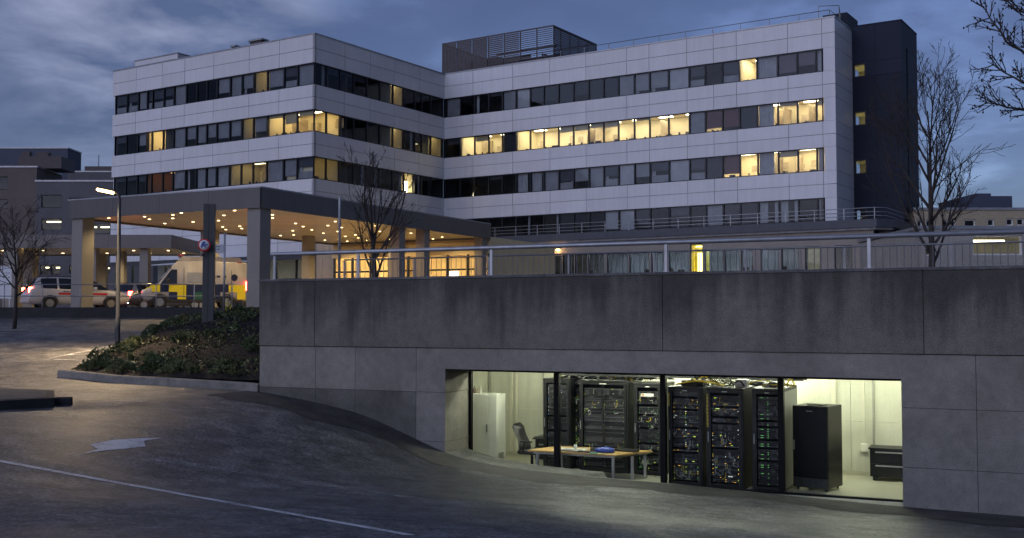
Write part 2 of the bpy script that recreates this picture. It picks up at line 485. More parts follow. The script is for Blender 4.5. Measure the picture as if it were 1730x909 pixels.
for a, b in zip(xs, xs[1:]): mb.box(a+(.007 if a>0 else 0), b-.007, -.03, .34, BAND-.0, WALL_TOP-.0601)
mb.build('upper_band', m_up, wall, (0,0,0))
# stains are measured from the coping, so the object origin is the coping line
for o in wall.children: pass
mb = MB(); mb.box(.0, WE, .0, .335, BAND+.01, WALL_TOP-.065); mb.box(.01, WE, .0301, .33, BAND-.05, BAND+.02)
mb.build('joint_backing', m_joint, wall)
mb = MB()
for a, b in zip([0,9.0,17.5,26.0], [9.0,17.5,26.0,WE]): mb.bbox(a+.004-(.03 if a==0 else 0), b-.004, -.05, .36, WALL_TOP-.06, WALL_TOP, .012)
mb.build('coping', M_concrete('coping_concrete', (.08,.08,.08), (.15,.148,.145), 0, .3, .3), wall)
mb = MB(); lx = [0]+[s_at(p,0,640) for p in (533,600,703)]+[WS0]
zj = [-5.5,-2.76,-1.66,BAND-.014]
for a, b in zip(lx, lx[1:]):
    for z0, z1 in zip(zj, zj[1:]): 
        g = .0045
        last = b == WS0
        mb.box(a+(g if a>0 else 0), b-(0 if last else g), 0, TG-.0 if last else .5, z0+g, z1-g, 1 if (z0 == -2.76 and b < lx[3]+.01) else 0)
rx = [WS1, s_at(1650,0,700)]+[s_at(1650,0,700)+2.6*k for k in range(1,6)]+[WE]
for a, b in zip(rx, rx[1:]):
    for z0, z1 in zip(zj, zj[1:]): mb.box(a+(g if a!=WS1 else 0), b-g, 0, .5 if a!=WS1 else TG+.1, z0+g, z1-g)
mb.box(WS0, WS1, 0, TG+.12, HEAD, BAND-.014)
mb.build('lower_panels', [m_low, M_concrete('wall_concrete_damp', (.085,.08,.07), (.17,.16,.142), 0, .2, .25)], wall)
mb = MB(); mb.box(.02, WS0-.02, .03, .48, -5.5, BAND-.03); mb.box(WS1+.02, WE, .03, .48, -5.5, BAND-.03)
mb.build('joint_backing', m_joint, wall)
mb = MB(); mb.box(0, .34, .345, 1.2, -4, .945)
d = st(RET)
mb2 = [(0.0,.34),(d[0],d[1]),(d[0]+.35,d[1]),(.35,.34)]
mb.prism(mb2, -4, .3); mb.build('return_wall', m_low, wall)
# window
m_frame = surf('window_frame_black', (.005,.005,.0055), .5, .2, 3, spec=.12)
win = MB()
GX0 = s_at(790,TG,700); GX1 = WS1+.6
fz0 = ZFLOOR-.02; 
win.box(WS0+.001, GX1, TG, TG+.1, HEAD-.10, HEAD-.001); win.box(WS0+.001, GX1, TG, TG+.1, fz0, fz0+.09)
win.box(WS0+.001, GX0+.09, TG-.001, TG+.101, fz0+.09, HEAD-.1)
wo = win.build('window', m_frame, wall)
muls = [s_at(p,TG,700) for p in (940,1120,1319)]
for s in muls:
    mb = MB(); mb.bbox(s-.06, s+.06, TG-.02, TG+.12, fz0+.089, HEAD-.099, .006); mb.build('mullion', m_frame, wo)
g_shop = glass('shop_glass', (.96,.97,.95), .007, .01)
px_ = [GX0+.09]+muls+[GX1]
for a, b in zip(px_, px_[1:]):
    mb = MB(); mb.box(a+.061, b-.061, TG+.045, TG+.055, fz0+.088, HEAD-.098); mb.build('pane', g_shop, wo)
mb = MB(); mb.bbox(s_at(1010,.7,820), WS1-.002, .012, TG-.003, -4.2, ZFLOOR+.03, .01)
mb.build('sill', M_concrete('sill_concrete', (.24,.235,.22), (.36,.35,.33), 0, .2, .3), wo)

# ------------------------------------------------------------------ server room
m_roomwall = surf('room_wall_cream', (.62,.62,.51), .75, .07, 1.3, .03, 30, .05, streak=.10)
m_roomfloor = surf('room_floor_vinyl', (.45,.44,.35), .25, .05, 1.2, .04, 40)
RB = 4.85   # back wall depth
room = thing('server_room', 'cream painted server room behind the black framed window', 'room', tuple(W(0,0,ZFLOOR)), WROT)
S0, S1 = GX0-1.3, WS1+3.2; SL = GX0-.25
mb = MB(); mb.box(S0-.3, S1+.3, TG+.125, RB+.3, -.25, 0); mb.build('floor', m_roomfloor, room)
HC = HEAD-ZFLOOR+.32
mb = MB(); mb.box(S0-.3, S1+.3, TG+.125, RB+.3, HC, HC+.2); mb.build('ceiling', surf('room_ceiling', (.7,.7,.64), .8, .05), room)
mb = MB(); xs = [S0+i*2.35 for i in range(12) if S0+i*2.35 < S1]+[S1]
for a, b in zip(xs, xs[1:]):
    mb.box(a+.004, b-.004, RB, RB+.12, 0.001, HC*.44); mb.box(a+.004, b-.004, RB, RB+.12, HC*.44+.006, HC-.001)
mb.box(S0, S1, RB+.05, RB+.1, 0, HC)
mb.box(S0-.12, S0, TG+.13, RB+.1, 0.001, HC-.001); mb.box(S1, S1+.12, TG+.13, RB+.1, .001, HC-.001)
mb.build('wall', m_roomwall, room)
mb = MB(); mb.box(S0, S1, RB-.018, RB-.001, .001, .1); mb.build('skirting', surf('skirting_cream', (.5,.48,.36), .6, .1), room)
m_trunk = surf('trunking_pvc', (.66,.64,.52), .45, .08)
m_trunk2 = surf('conduit_grey', (.36,.36,.31), .4, .15)
def b_at(px, py, t=RB): return s_at(px, t, py)
for px, w, z0, mt in ((828,.05,0,m_trunk2),(865,.07,0,m_trunk),(873,.05,0,m_trunk),(1409,.10,0,m_trunk),(1460,.05,.6,m_trunk),(1476,.045,0,m_trunk2),(919,.03,0,m_trunk2)):
    s = b_at(px, 700); mb = MB(); mb.box(s-w/2, s+w/2, RB-.05, RB-.002, z0+.1, HC-.002)
    if px == 1409: 
        for k in range(5): mb.box(s-.015, s+.02, RB-.056, RB-.0501, 1.55+k*.17, 1.62+k*.17)
    mb.build('cable_conduit', mt, room)
s = b_at(1461,748); mb = MB(); mb.bbox(s-.08, s+.08, RB-.09, RB-.001, .55, .74, .012); mb.box(s-.05, s+.05, RB-.095, RB-.0901, .59, .70); mb.build('power_socket', surf('socket_white', (.75,.73,.64), .4, .05), room)
m_tube = emit('fluorescent_tube', (.97,1.0,.80), 175.0)
m_lampbody = surf('lamp_body', (.7,.7,.66), .5, .05)
k = 0
for s, t in ((SL+1.3,1.75),(SL+4.1,3.9),(SL+6.6,2.9),(SL+6.6,4.2),(SL+9.0,3.2),(SL+11.2,3.3),(SL+2.4,3.2),(SL+4.0,1.9)):
    lt = thing('ceiling_light', ['fluorescent batten above the grey storage cabinet','fluorescent batten above the office chair','fluorescent batten above the front of the server racks','fluorescent batten above the back of the server racks','fluorescent batten above the tall black cabinet','fluorescent batten above the low drawer unit','fluorescent batten between the storage cabinet and the leftmost rack','fluorescent batten above the wooden table'][k], 'ceiling light', tuple(W(s,t,ZFLOOR+HC)), WROT, 'fluorescent battens on the server room ceiling'); k += 1
    mb = MB(); mb.bbox(-.75,.75,-.07,.07,-.05,-.001,.01); mb.build('lamp_body', m_lampbody, lt)
    mb = MB(); mb.tube([(-.7,0,-.072),(.7,0,-.072)], .021, 10); mb.build('tube', m_tube, lt)

m_rack = surf('rack_black', (.009,.0095,.010), .42, .25, 2.5, spec=.35)
m_rack_lid = surf('rack_lid_grey', (.22,.23,.22), .4, .15, 2)
m_unit = surf('unit_black', (.008,.0085,.009), .4, .5, 8, island=.5, spec=.3)
m_unit2 = surf('unit_graphite', (.05,.052,.055), .35, .3, 8, metal=.4)
m_unit3 = surf('unit_silver', (.33,.34,.34), .35, .2, 8, metal=.6)
led_g = emit('led_green', (.3,1,.3), .5, False); led_y = emit('led_yellow', (.75,1,.12), 1.1, False); led_a = emit('led_amber', (1,.55,.08), 1.1, False); led_w = emit('led_white', (.9,1,.9), 1.1, False); led_b = emit('led_blue', (.25,.55,1), 1.1, False)
m_cab = surf('patch_cable_grey', (.42,.42,.38), .5, .3); m_caby = surf('patch_cable_yellow', (.65,.48,.03), .5, .2)
m_tag_y = surf('label_yellow', (.7,.52,.05), .5, .2); m_white = surf('label_white', (.75,.75,.7), .5, .1)
UM = [m_unit, m_unit2, m_unit3, led_g, led_y, led_a, led_w, led_b, m_cab, m_caby]
def rack(label, s, t, w, h, depth, seed, style, lid=None, yellow=None, sidecol=None, window_door=True):
    rng = random.Random(seed)
    r = thing('server_rack', label, 'server rack', tuple(W(s,t,ZFLOOR)), WROT, 'server racks behind the window')
    mb = MB(); e = .06
    mb.box(0, e, 0, depth, .05, h-.05); mb.box(w-e, w, 0, depth, .05, h-.05)
    mb.box(0, w, 0, depth, 0, .05); mb.box(e, w-e, depth-.03, depth, .05, h-.05)
    mb.bbox(-.005, w+.005, -.005, depth+.005, h-.0499, h, .006)
    mb.box(e, w-e, .005, .04, h-.11, h-.0501)
    mb.build('cabinet', m_rack, r)
    if sidecol:
        mb = MB(); mb.box(w+.001, w+.012, .03, depth-.02, .06, h-.06); mb.build('side_panel', sidecol, r)
        mb = MB(); mb.box(0, w, .02, depth, h+.0002, h+.012); mb.build('top_panel', sidecol, r)
    # perforated / glazed door frame
    mb = MB(); mb.box(e*.5, e+.035, -.03, -.006, .06, h-.06); mb.box(w-e-.035, w-e*.5, -.03, -.006, .06, h-.06)
    mb.box(e+.035, w-e-.035, -.03, -.006, h-.1, h-.06); mb.box(e+.035, w-e-.035, -.03, -.006, .06, .11)
    d = mb.build('door', m_rack, r)
    mb = MB(); mb.bbox(e*.6, e*.6+.022, -.05, -.031, h*.46, h*.56, .004); mb.build('handle', m_unit3, d)
    mb = MB(); mb.box(w*.43, w*.57, -.0335, -.0301, h-.092, h-.07); mb.build('name_plate', m_white, d)
    if yellow: 
        mb = MB(); mb.box(.012, .045, -.033, -.0302, yellow[0], yellow[1])
        for k in range(9): mb.box(.016, .041, -.0345, -.0331, yellow[0]+(yellow[1]-yellow[0])*(k+.3)/9, yellow[0]+(yellow[1]-yellow[0])*(k+.55)/9, 1)
        mb.build('warning_strip', [m_tag_y, m_rack], d)
    # equipment
    z = .13; x0, x1 = e+.045, w-e-.045
    while z < h-.2:
        u = rng.choice([.044,.044,.088,.088,.132]) if style != 'blank' else rng.choice([.088,.132,.176])
        hz = u-.006
        mb = MB(); kind = rng.random(); fm = 0 if kind < .7 else 1
        mb.box(x0, x1, .05, .6, z, z+hz, fm)
        cx = (x0+x1)/2; frac = z/h
        led = {'green': [3,4,3], 'mixed': [4,5,6,3,4], 'amber': [5,5,4,6], 'dim': [3], 'blue': [7,6,7], 'blank': [6,4], 'glass': [4,3,4,6]}[style]
        # slots / drive trays as thin proud bars
        nt_ = rng.randint(4, 9)
        if rng.random() < .65:
            for k in range(nt_):
                a = x0+.03+(x1-x0-.06)*k/nt_; mb.box(a, a+(x1-x0-.06)/nt_*.8, .044, .0499, z+.006, z+hz-.006, rng.choice([0,0,1]))
        mb.box(x0, x1, .046, .0495, z+hz-.004, z+hz, 1)  # graphite line along the top edge, drawn in as the unit's metal highlight
        if style == 'dim':
            mb.box(cx-.008, cx+.010, .04, .0439, z+.016, z+.028, 3)
            if rng.random() < .35: mb.box(x0+.06, x0+.12, .04, .0439, z+.015, z+.023, 3)
            mb.box(x0+.02,x0+.03,.04,.0439,z+.015,z+.028,8); mb.box(x1-.03,x1-.02,.04,.0439,z+.015,z+.028,8)
        else:
            for side in (x0+.010, x1-.022, cx-.006):
                if rng.random() < (.9 if style != 'blank' else .3):
                    mb.box(side, side+.011, .04, .0439, z+.012, z+.012+rng.choice([.010,.014,.02]), rng.choice(led+[8,8,8,2]))
            for k in range(rng.randint(1, 4) if style in ('mixed','amber') else rng.randint(0,2)):
                a = rng.uniform(x0+.03, x1-.1); zz = z+rng.uniform(.3,.7)*hz; mb.box(a, a+rng.uniform(.010,.045), .04, .0438, zz, zz+rng.choice([.005,.007,.010]), rng.choice(led+[8,8,2,2,2]))
            if style == 'amber' and frac > .62 and rng.random() < .5:
                a = x0+.08; mb.box(a, a+rng.uniform(.06,.13), .041, .0435, z+.014, z+hz-.012, 4)
            if rng.random() < .4: mb.box(x0+.03, x1-.03, .042, .0436, z+.01, z+.014, 2)
            if rng.random() < .5 and style in ('mixed','amber','glass','green'):
                # drooping patch leads
                for k in range(rng.randint(1,4)):
                    a = rng.uniform(x0+.02, x1-.05); b = a+rng.uniform(-.1,.12); zz = z-rng.uniform(.02,.12)
                    mb.tube([(a,.045,z+hz*.5),(a,.022,(z+zz)/2),(b,.02,max(.1,zz)),(b,.04,max(.1,zz+.03))], .006, 5, rng.choice([8,8,8,9,8,8]))
        mb.build('server_unit', UM, r)
        z += u + (rng.choice([0,0,0,.044]) if style != 'glass' else .0)
    return r
H = 2.14
def sx(px, t, py=740): return s_at(px, t, py)
tD = 1.50
sD, sE, sF = sx(1129,tD), sx(1194,tD), sx(1271,tD)
rack('rack beside the mullion with yellow cables piled on its lid and white lights', sD, tD, sx(1187,tD)-sD, H, 1.0, 3, 'mixed', yellow=(1.72,2.0))
rack('rack with many amber lights and bright green unit fronts', sE, tD, sx(1256,tD)-sE, H, 1.1, 8, 'amber', yellow=(1.3,2.0))
rack('dim rack with a single column of green lights and a grey side panel', sF, tD, sx(1323,tD)-sF, H, 1.55, 5, 'dim', sidecol=m_rack_lid)
tC = 2.78
sC, sB, sA = sx(1071,tC), sx(979,tC), sx(918,tC+.2)
rack('rack right behind the wooden table with a white plate near its top', sC, tC, sx(1119,tC)-sC, H-.02, 1.0, 12, 'green')
rb = rack('wide rack with two glazed doors behind the table', sB, tC, sx(1061,tC)-sB, H+.02, 1.0, 21, 'glass')
w_ = sx(1061,tC)-sB
mb = MB(); mb.box(w_/2-.02, w_/2+.02, -.032, -.007, .06, H-.08); mb.build('door_stile', m_rack, rb)
rack('narrow leftmost rack with blue lights beside the office chair', sA, tC+.2, sx(964,tC+.2)-sA, H+.02, 1.0, 33, 'blue')
rack('rack set back in the gap between the two racks behind the table', sx(965,tC+.5), tC+.5, .5, H-.02, .8, 35, 'glass')
rack('rack set back in the second row behind the dim rack', sF-.75, tD+1.6, .7, H+.05, 1.0, 37, 'dim')
mb = MB(); z = ZFLOOR+H-.20
o = None
# white plate on rack C
mb = MB(); mb.bbox(0,.3,0,.012,0,.075,.004); mb.box(.02,.06,-.002,-.0001,.012,.062,1)
o = mb.build('sign_plate', [m_white, surf('plate_orange', (.5,.2,.06), .5)], None, tuple(W(sC+.2, tC-.046, ZFLOOR+H-.33)), WROT); tag(o, 'small white plate on the rack behind the table', 'plate')
# cable trays over the racks
tray = thing('cable_tray', 'black ladder cable tray lying over the tops of the server racks', 'cable tray', tuple(W(sA+.3, 3.0, ZFLOOR+H+.1)), WROT)
L = sF+.5-sA
mb = MB(); mb.box(0,L,0,.03,0,.06); mb.box(0,L,.4,.43,0,.06)
for k in range(int(L/.28)): mb.box(.1+k*.28,.13+k*.28,.03,.4,.01,.03)
mb.build('ladder', m_unit2, tray)
rng = random.Random(4)
mb = MB()
for k in range(16):
    y = .06+.32*rng.random(); mb.tube([(i*L/14, y+rng.uniform(-.04,.04), .05+rng.uniform(0,.05)) for i in range(15)], .012, 5, rng.choice([0,0,0,1,2]))
mb.build('cable_run', [m_rack, m_cab, m_caby], tray)
cb = MB()
for k in range(9):
    pts = []
    for i in range(12):
        f_ = i/11; pts.append((f_*1.05+.0, .1+.05*k*.4+.05*math.sin(f_*6+k), .03+.07*math.sin(f_*math.pi)+.02*rng.random()))
    cb.tube(pts, .014, 6)
o = cb.build('cable_bundle', m_caby, None, tuple(W(sD+.12, tD+.05, ZFLOOR+H)), WROT); tag(o, 'yellow cables looped over the tops of two server racks', 'cables')
mb = MB()
for k in range(14):
    a = rng.uniform(0,1.5); mb.tube([(a,.2,.02),(a+.2,.25+rng.random()*.2,.1+.1*rng.random()),(a+.5,.3,.12*rng.random()+.03),(a+.8,.5,.03)], .013, 5, rng.choice([0,0,1,2]))
for k in range(4): mb.bbox(.2+k*.35,.45+k*.35,.3,.5,.001,.06+.05*rng.random(),.01,0)
o = mb.build('cable_bundle', [m_rack, m_cab, m_caby], None, tuple(W(sB-.1, tC+.1, ZFLOOR+H+.02)), WROT); tag(o, 'black and grey cables tangled on the lid of the wide rack', 'cables')

for nm_lab, s_a, t_a, wd_a, z_a, sd_ in (('black cables and small boxes heaped on the lids of the front racks', sD+.1, tD+.25, 2.0, H, 41), ('thin black cables sagging along the lids of the rear racks', sA+.1, tC+.35, 2.6, H+.0, 42), ('dark cable coil on the lid of the dim rack', sF+.05, tD+.3, .7, H+.02, 43)):
    rng = random.Random(sd_); mb = MB()
    for k in range(int(22*wd_a/2)):
        a = rng.uniform(0,wd_a*.75); y0_ = rng.uniform(0,.5); L_ = rng.uniform(.3,.9)
        mb.tube([(min(wd_a,a+L_*i/6), y0_+rng.uniform(-.05,.05), .02+rng.uniform(.02,.20)*math.sin(math.pi*i/6)) for i in range(7)], rng.choice([.008,.012,.018]), 5, rng.choice([0,0,0,0,1,2]))
    for k in range(int(3*wd_a/2)+1):
        a = rng.uniform(0,wd_a-.35); mb.bbox(a,a+rng.uniform(.12,.35),.1,.4,.001,rng.uniform(.06,.17),.01,rng.choice([0,0,3]))
    o = mb.build('cable_bundle', [m_rack, m_cab, m_caby, m_unit3], None, tuple(W(s_a, t_a, ZFLOOR+z_a)), WROT); tag(o, nm_lab, 'cables')
# storage cabinet
m_cabg = surf('cabinet_grey', (.60,.61,.55), .45, .07, 2); m_cabd = surf('cabinet_vent', (.08,.08,.075), .5)
s_, t_ = floor_st(839, 791, ZFLOOR)
c = thing('storage_cabinet', 'pale grey two door metal cabinet at the left end of the server room', 'cabinet', tuple(W(s_,t_,ZFLOOR)), WROT)
hc = 1.78
mb = MB(); mb.bbox(-1.26,0,0.02,.5,.03,hc,.008); mb.box(-1.22,-.04,.06,.46,0,.03); mb.build('body', m_cabg, c)
mb = MB(); mb.bbox(-1.255,-.235,0,.0195,.06,hc-.02,.005); dd = mb.build('door', m_cabg, c); mb = MB(); mb.bbox(-.27,-.25,-.02,-.001,.85,1.05,.003); mb.build('handle', m_cabd, dd)
mb = MB(); mb.bbox(-.225,-.005,0,.0195,.06,hc-.02,.005); mb.build('door', m_cabg, c)
mb = MB()
for k in range(8): mb.box(.001,.006,.12,.38,.12+k*.03,.138+k*.03)
mb.build('vent', m_cabd, c)
for k, (dx, hh, cc) in enumerate(((-.72,.16,(.1,.08,.06)),(-.62,.11,(.5,.4,.3)),(-.55,.19,(.6,.58,.5)))):
    mb = MB(); mb.lathe([(.04,0),(.042,.01),(.042,hh*.6),(.018,hh*.75),(.018,hh)], 12)
    o = mb.build('bottle', surf('bottle_%d'%k, cc, .35), None, tuple(W(s_+dx, t_+.22, ZFLOOR+hc)), 0); tag(o, ['dark bottle standing on the storage cabinet','short tan bottle between two others on the storage cabinet','tall cream bottle standing on the storage cabinet'][k], 'bottle', 'bottles on the storage cabinet')
# low side unit behind the chair
s_, t_ = floor_st(880, 783, ZFLOOR); t_ = 4.05
o = thing('side_unit', 'low black unit against the wall behind the office chair', 'side unit', tuple(W(s_+.1,t_,ZFLOOR)), WROT)
mb = MB(); mb.bbox(0,.85,.0,.6,.04,.58,.008); mb.build('body', m_rack, o)
mb = MB(); mb.bbox(-.03,.88,-.03,.62,.5801,.61,.006); mb.build('top', m_unit2, o)
mb = MB(); mb.bbox(.1,.7,-.022,-.001,.40,.43,.004); mb.build('handle', m_unit3, o)
# office chair
s_, t_ = floor_st(893, 800, ZFLOOR); t_ = max(t_, 2.05)
m_lea = surf('chair_leather', (.018,.018,.02), .42, .3, 6, .1, 60, .1)
ch = thing('office_chair', 'black leather office chair at the left end of the table', 'office chair', tuple(W(s_,t_,ZFLOOR)), WROT)
mb = MB()   # padded back: lofted slab, leaning
vs = []; nz, nx = 9, 7
for side in (0,1):
    for i in range(nz+1):
        f_ = i/nz; z = .42+f_*.62; ww = .23*(1-.25*abs(f_-.4))*(1 if f_<.93 else .72); x = -.18-.12*f_+.04*math.sin(f_*5)
        for j in range(nx+1):
            g_ = j/nx*2-1; th = (.075+.025*math.sin(f_*9))*(1-g_*g_)**.5*(1 if .03<f_<.97 else .3)
            vs.append((x+(th if side else -th*.7), g_*ww, z))
k1 = (nz+1)*(nx+1); fs = []
for sd in (0,1):
    for i in range(nz):
        for j in range(nx):
            a = sd*k1+i*(nx+1)+j; q = (a,a+1,a+nx+2,a+nx+1); fs.append(q if sd else q[::-1])
for j in range(nx):
    fs.append((j, k1+j, k1+j+1, j+1)); a = nz*(nx+1)+j; fs.append((a, a+1, k1+a+1, k1+a))
mb.add(vs, fs, 0, True); mb.build('backrest', m_lea, ch)
mb = MB(); mb.bbox(-.22,.26,-.24,.24,.40,.50,.04); mb.build('seat', m_lea, ch)
for sy in (-1,1):
    mb = MB(); mb.tube([(-.12,sy*.25,.45),(-.05,sy*.28,.5),(-.02,sy*.28,.66),(.0,sy*.28,.68)], .018, 8); mb.bbox(-.12,.14,sy*.28-.03,sy*.28+.03,.67,.70,.01); mb.build('armrest', m_rack, ch)
mb = MB(); mb.tube([(0,0,.08),(0,0,.40)], .03, 10); mb.build('gas_lift', m_rack, ch)
for k in range(5):
    a = k*2*math.pi/5+.3; mb = MB(); mb.tube([(0,0,.1),(.27*math.cos(a),.27*math.sin(a),.07)], [.03,.018], 8)
    mb.lathe([(.03,-.012),(.035,-.008),(.035,.008),(.03,.012)], 10, 0, Matrix.Translation((.28*math.cos(a),.28*math.sin(a),.035)) @ Matrix.Rotation(math.pi/2,4,'X')); mb.build('leg', m_rack, ch)
ch.scale = (1.15,1.3,1.1)
# table
m_ply = surf('table_beech', (.50,.32,.12), .45, .12, 3, .08, 30); m_steel = surf('steel_grey', (.42,.42,.40), .35, .12, 4, metal=.6)
ZT = .60
def tabp(px, py):
    p = Pz(px, py, ZFLOOR+ZT); q = st(p); return q[0], max(q[1], 1.36)
a_ = tabp(896,771); b_ = tabp(1036,781); c_ = tabp(1106,766)
ts0 = s_at(897,1.62,770); te = s_at(1098,1.34,770)
tb = thing('table', 'pale wooden work table on grey steel legs in front of the server racks', 'table', tuple(W(ts0,1.42,ZFLOOR)), WROT)
LT = te-ts0
LT = s_at(1040,1.42,780)-ts0
top = [(0,0),(LT,0),(LT+.5,1.12),(.3,1.12)]
mb = MB(); mb.prism(top, ZT-.035, ZT); mb.build('tabletop', m_ply, tb)
mb = MB(); mb.prism([(.12,.07),(LT-.05,.07),(LT+.4,1.04),(.36,1.04)], ZT-.08, ZT-.0355); mb.build('apron', m_steel, tb)
for x, y in ((.2,.12),(LT-.1,.12),(LT+.36,.98),(LT+.2,.55),(.45,.98)):
    mb = MB(); mb.bbox(x-.03,x+.03,y-.03,y+.03,0,ZT-.081,.006); mb.build('leg', m_steel, tb)
def on_table(name, label, cat, x, y, rz, build, mats):
    mb = MB(); build(mb); o = mb.build(name, mats, None, tuple(W(ts0+x, 1.42+y, ZFLOOR+ZT)), WROT+rz); tag(o, label, cat); return o
m_blk = surf('gear_black', (.02,.02,.022), .4, .3, 8); m_blue = surf('gear_blue', (.03,.06,.32), .35, .3, 8); m_paper = surf('paper_white', (.78,.78,.74), .6, .04)
on_table('paper', 'large sheet of paper spread on the left of the table', 'paper', .85, .55, .1, lambda m: m.box(-.38,.38,-.2,.22,.001,.008), m_paper)
on_table('laptop', 'closed silver laptop lying on the table by the mullion', 'laptop', 1.0, .22, -.1, lambda m: (m.bbox(-.22,.22,-.13,.13,.012,.04,.008)), m_unit3)
on_table('keyboard', 'black keyboard near the front edge of the table', 'keyboard', 1.38, .14, -.05, lambda m: (m.bbox(-.24,.24,-.07,.07,.001,.03,.006), [m.box(-.22+.037*i,-.19+.037*i,-.05+.035*j,-.022+.035*j,.0301,.036) for i in range(12) for j in range(3)]), m_blk)
def bag(m):
    prof = [(.02,0),(.17,.01),(.19,.05),(.16,.10),(.05,.125)]
    m.lathe(prof, 18, 0, Matrix.Diagonal((1.25,.75,1,1))); m.tube([(-.14,0,.09),(-.06,0,.16),(.06,0,.16),(.14,0,.09)], .012, 6, 1)
on_table('tool_bag', 'round blue tool bag with black handle on the table', 'tool bag', 1.78, .3, .2, bag, [m_blue, m_blk])
on_table('tool_case', 'flat black tool case at the right of the table', 'tool case', 2.15, .75, -.2, lambda m: (m.bbox(-.26,.26,-.13,.13,.0,.06,.015), m.tube([(-.06,-.14,.03),(-.05,-.17,.03),(.05,-.17,.03),(.06,-.14,.03)], .01, 6)), m_blk)
on_table('notebook', 'small green notebook beside the blue tool bag', 'notebook', 1.62, .02, .3, lambda m: m.bbox(-.09,.09,-.06,.06,.0,.02,.004), surf('note_green', (.15,.32,.24), .6))
on_table('cup', 'clear drinking glass standing on the table by the laptop', 'cup', 1.02, .42, 0, lambda m: m.lathe([(.03,0),(.035,.005),(.04,.13),(.036,.13),(.03,.01)], 14), surf('cup_plastic', (.7,.72,.7), .2))
on_table('switch_box', 'small black network box with loose cable on the table', 'network box', 1.55, .5, .15, lambda m: (m.bbox(-.17,.17,-.1,.1,.0,.07,.006), m.tube([(.1,.1,.03),(.2,.2,.02),(.35,.1,.015),(.45,.2,.012)], .008, 6)), m_blk)
# tall angled black cabinet
s_, t_ = floor_st(1400, 833, ZFLOOR); t_ = max(t_, 1.75)
m_gloss = surf('cabinet_gloss_black', (.006,.006,.0065), .35, .2, 3, spec=.25)
pc = thing('power_cabinet', 'tall glossy black cabinet on castors standing at an angle right of the racks', 'cabinet', tuple(W(s_,t_,ZFLOOR)), R(-38))
hw, hd, hh = .78, .78, 1.78
mb = MB(); mb.bbox(-hw,0,.015,hd,.065,hh,.012); mb.build('body', m_gloss, pc)
mb = MB(); mb.bbox(-hw+.01,-.01,-.012,.014,.28,hh-.02,.006); dd = mb.build('door', m_gloss, pc)
mb = MB(); mb.bbox(-hw+.03,-hw+.055,-.035,-.0125,.85,1.05,.004); mb.build('handle', m_unit3, dd)
mb = MB(); mb.box(-hw*.6,-hw*.42,-.0145,-.0121,hh-.12,hh-.1); mb.build('name_plate', m_unit3, dd)
mb = MB(); mb.bbox(-hw+.01,-.01,-.008,.014,.08,.27,.004); mb.build('kick_panel', m_unit2, pc)
mb = MB(); mb.box(-hw*.7,-hw*.25,hd*.3,hd*.6,hh+.0002,hh+.02); mb.build('top_vent', m_unit2, pc)
for x in (-hw+.08,-.08):
    for y in (.09,hd-.08):
        mb = MB(); mb.lathe([(.022,-.018),(.03,-.012),(.03,.012),(.022,.018)], 12, 0, Matrix.Translation((x,y,.03)) @ Matrix.Rotation(math.pi/2,4,'Y')); mb.box(x-.03,x+.03,y-.03,y+.03,.05,.064); mb.build('castor', m_blk, pc)
# low drawer unit
s_, t_ = floor_st(1470, 812, ZFLOOR)
du = thing('drawer_unit', 'low black two drawer unit on small feet at the right end of the room', 'drawer unit', tuple(W(s_,t_,ZFLOOR)), WROT)
mb = MB(); mb.bbox(0,1.15,.02,.6,.09,.70,.008); mb.build('body', m_gloss, du)
mb = MB(); mb.bbox(-.03,1.18,-.03,.62,.7005,.735,.006); mb.build('top', m_rack, du)
for z0, z1 in ((.12,.38),(.40,.68)):
    mb = MB(); mb.bbox(.02,1.13,.0,.0195,z0,z1,.004); dd = mb.build('drawer', m_gloss, du)
    mb = MB(); mb.bbox(.12,.75,-.025,-.0005,z1-.055,z1-.025,.005); mb.build('handle', m_unit3, dd)
for x in (.08,1.07):
    for y in (.1,.5):
        mb = MB(); mb.box(x-.03,x+.03,y-.03,y+.03,0,.09); mb.build('leg', m_rack, du)

# ------------------------------------------------------------------ railings on the plaza
m_galv = surf('galvanised_steel', (.33,.34,.36), .42, .2, 3, metal=.55)
m_thin = surf('railing_thin', (.20,.205,.215), .45, .2, 3, metal=.5)
rl = thing('railing', 'thick tubular handrail on widely spaced posts along the concrete wall top', 'railing', tuple(W(0,.15,WALL_TOP)), WROT)
r0 = s_at(459,.15,435); zr = .62
mb = MB(); mb.tube([(r0,0,zr),(r0+.02,0,zr),(WE,0,zr)], .048, 12); mb.build('handrail', m_galv, rl)
sp = s_at(1125,.15,420); posts = [s_at(464,.15,450), s_at(605,.15,450)]+[sp+k*4.02 for k in range(-1,7)]
for s in posts:
    if s > WE: continue
    mb = MB(); mb.bbox(s-.035,s+.035,-.02,.02,0,zr-.03,.006); mb.bbox(s-.08,s+.08,-.07,.07,0,.012,.003); mb.build('post', m_galv, rl)
fn = thing('fence', 'slim barred balustrade standing on the plaza behind the thick handrail', 'balustrade', tuple(W(0,2.3,ZP)), WROT)
f0, f1 = .9, 30
mb = MB(); mb.tube([(f0,0,1.07),(f1,0,1.07)], .02, 8); mb.build('top_rail', m_thin, fn)
mb = MB(); mb.tube([(f0,0,.12),(f1,0,.12)], .014, 8); mb.build('bottom_rail', m_thin, fn)
mb = MB()
for k in range(int((f1-f0)/.14)): mb.tube([(f0+.07+k*.14,0,.12),(f0+.07+k*.14,0,1.06)], .0085, 4, 0, False)
mb.build('bars', m_thin, fn)
for k in range(13):
    mb = MB(); mb.box(f0+k*2.1-.022,f0+k*2.1+.022,-.022,.022,0,1.05); mb.build('post', m_thin, fn)
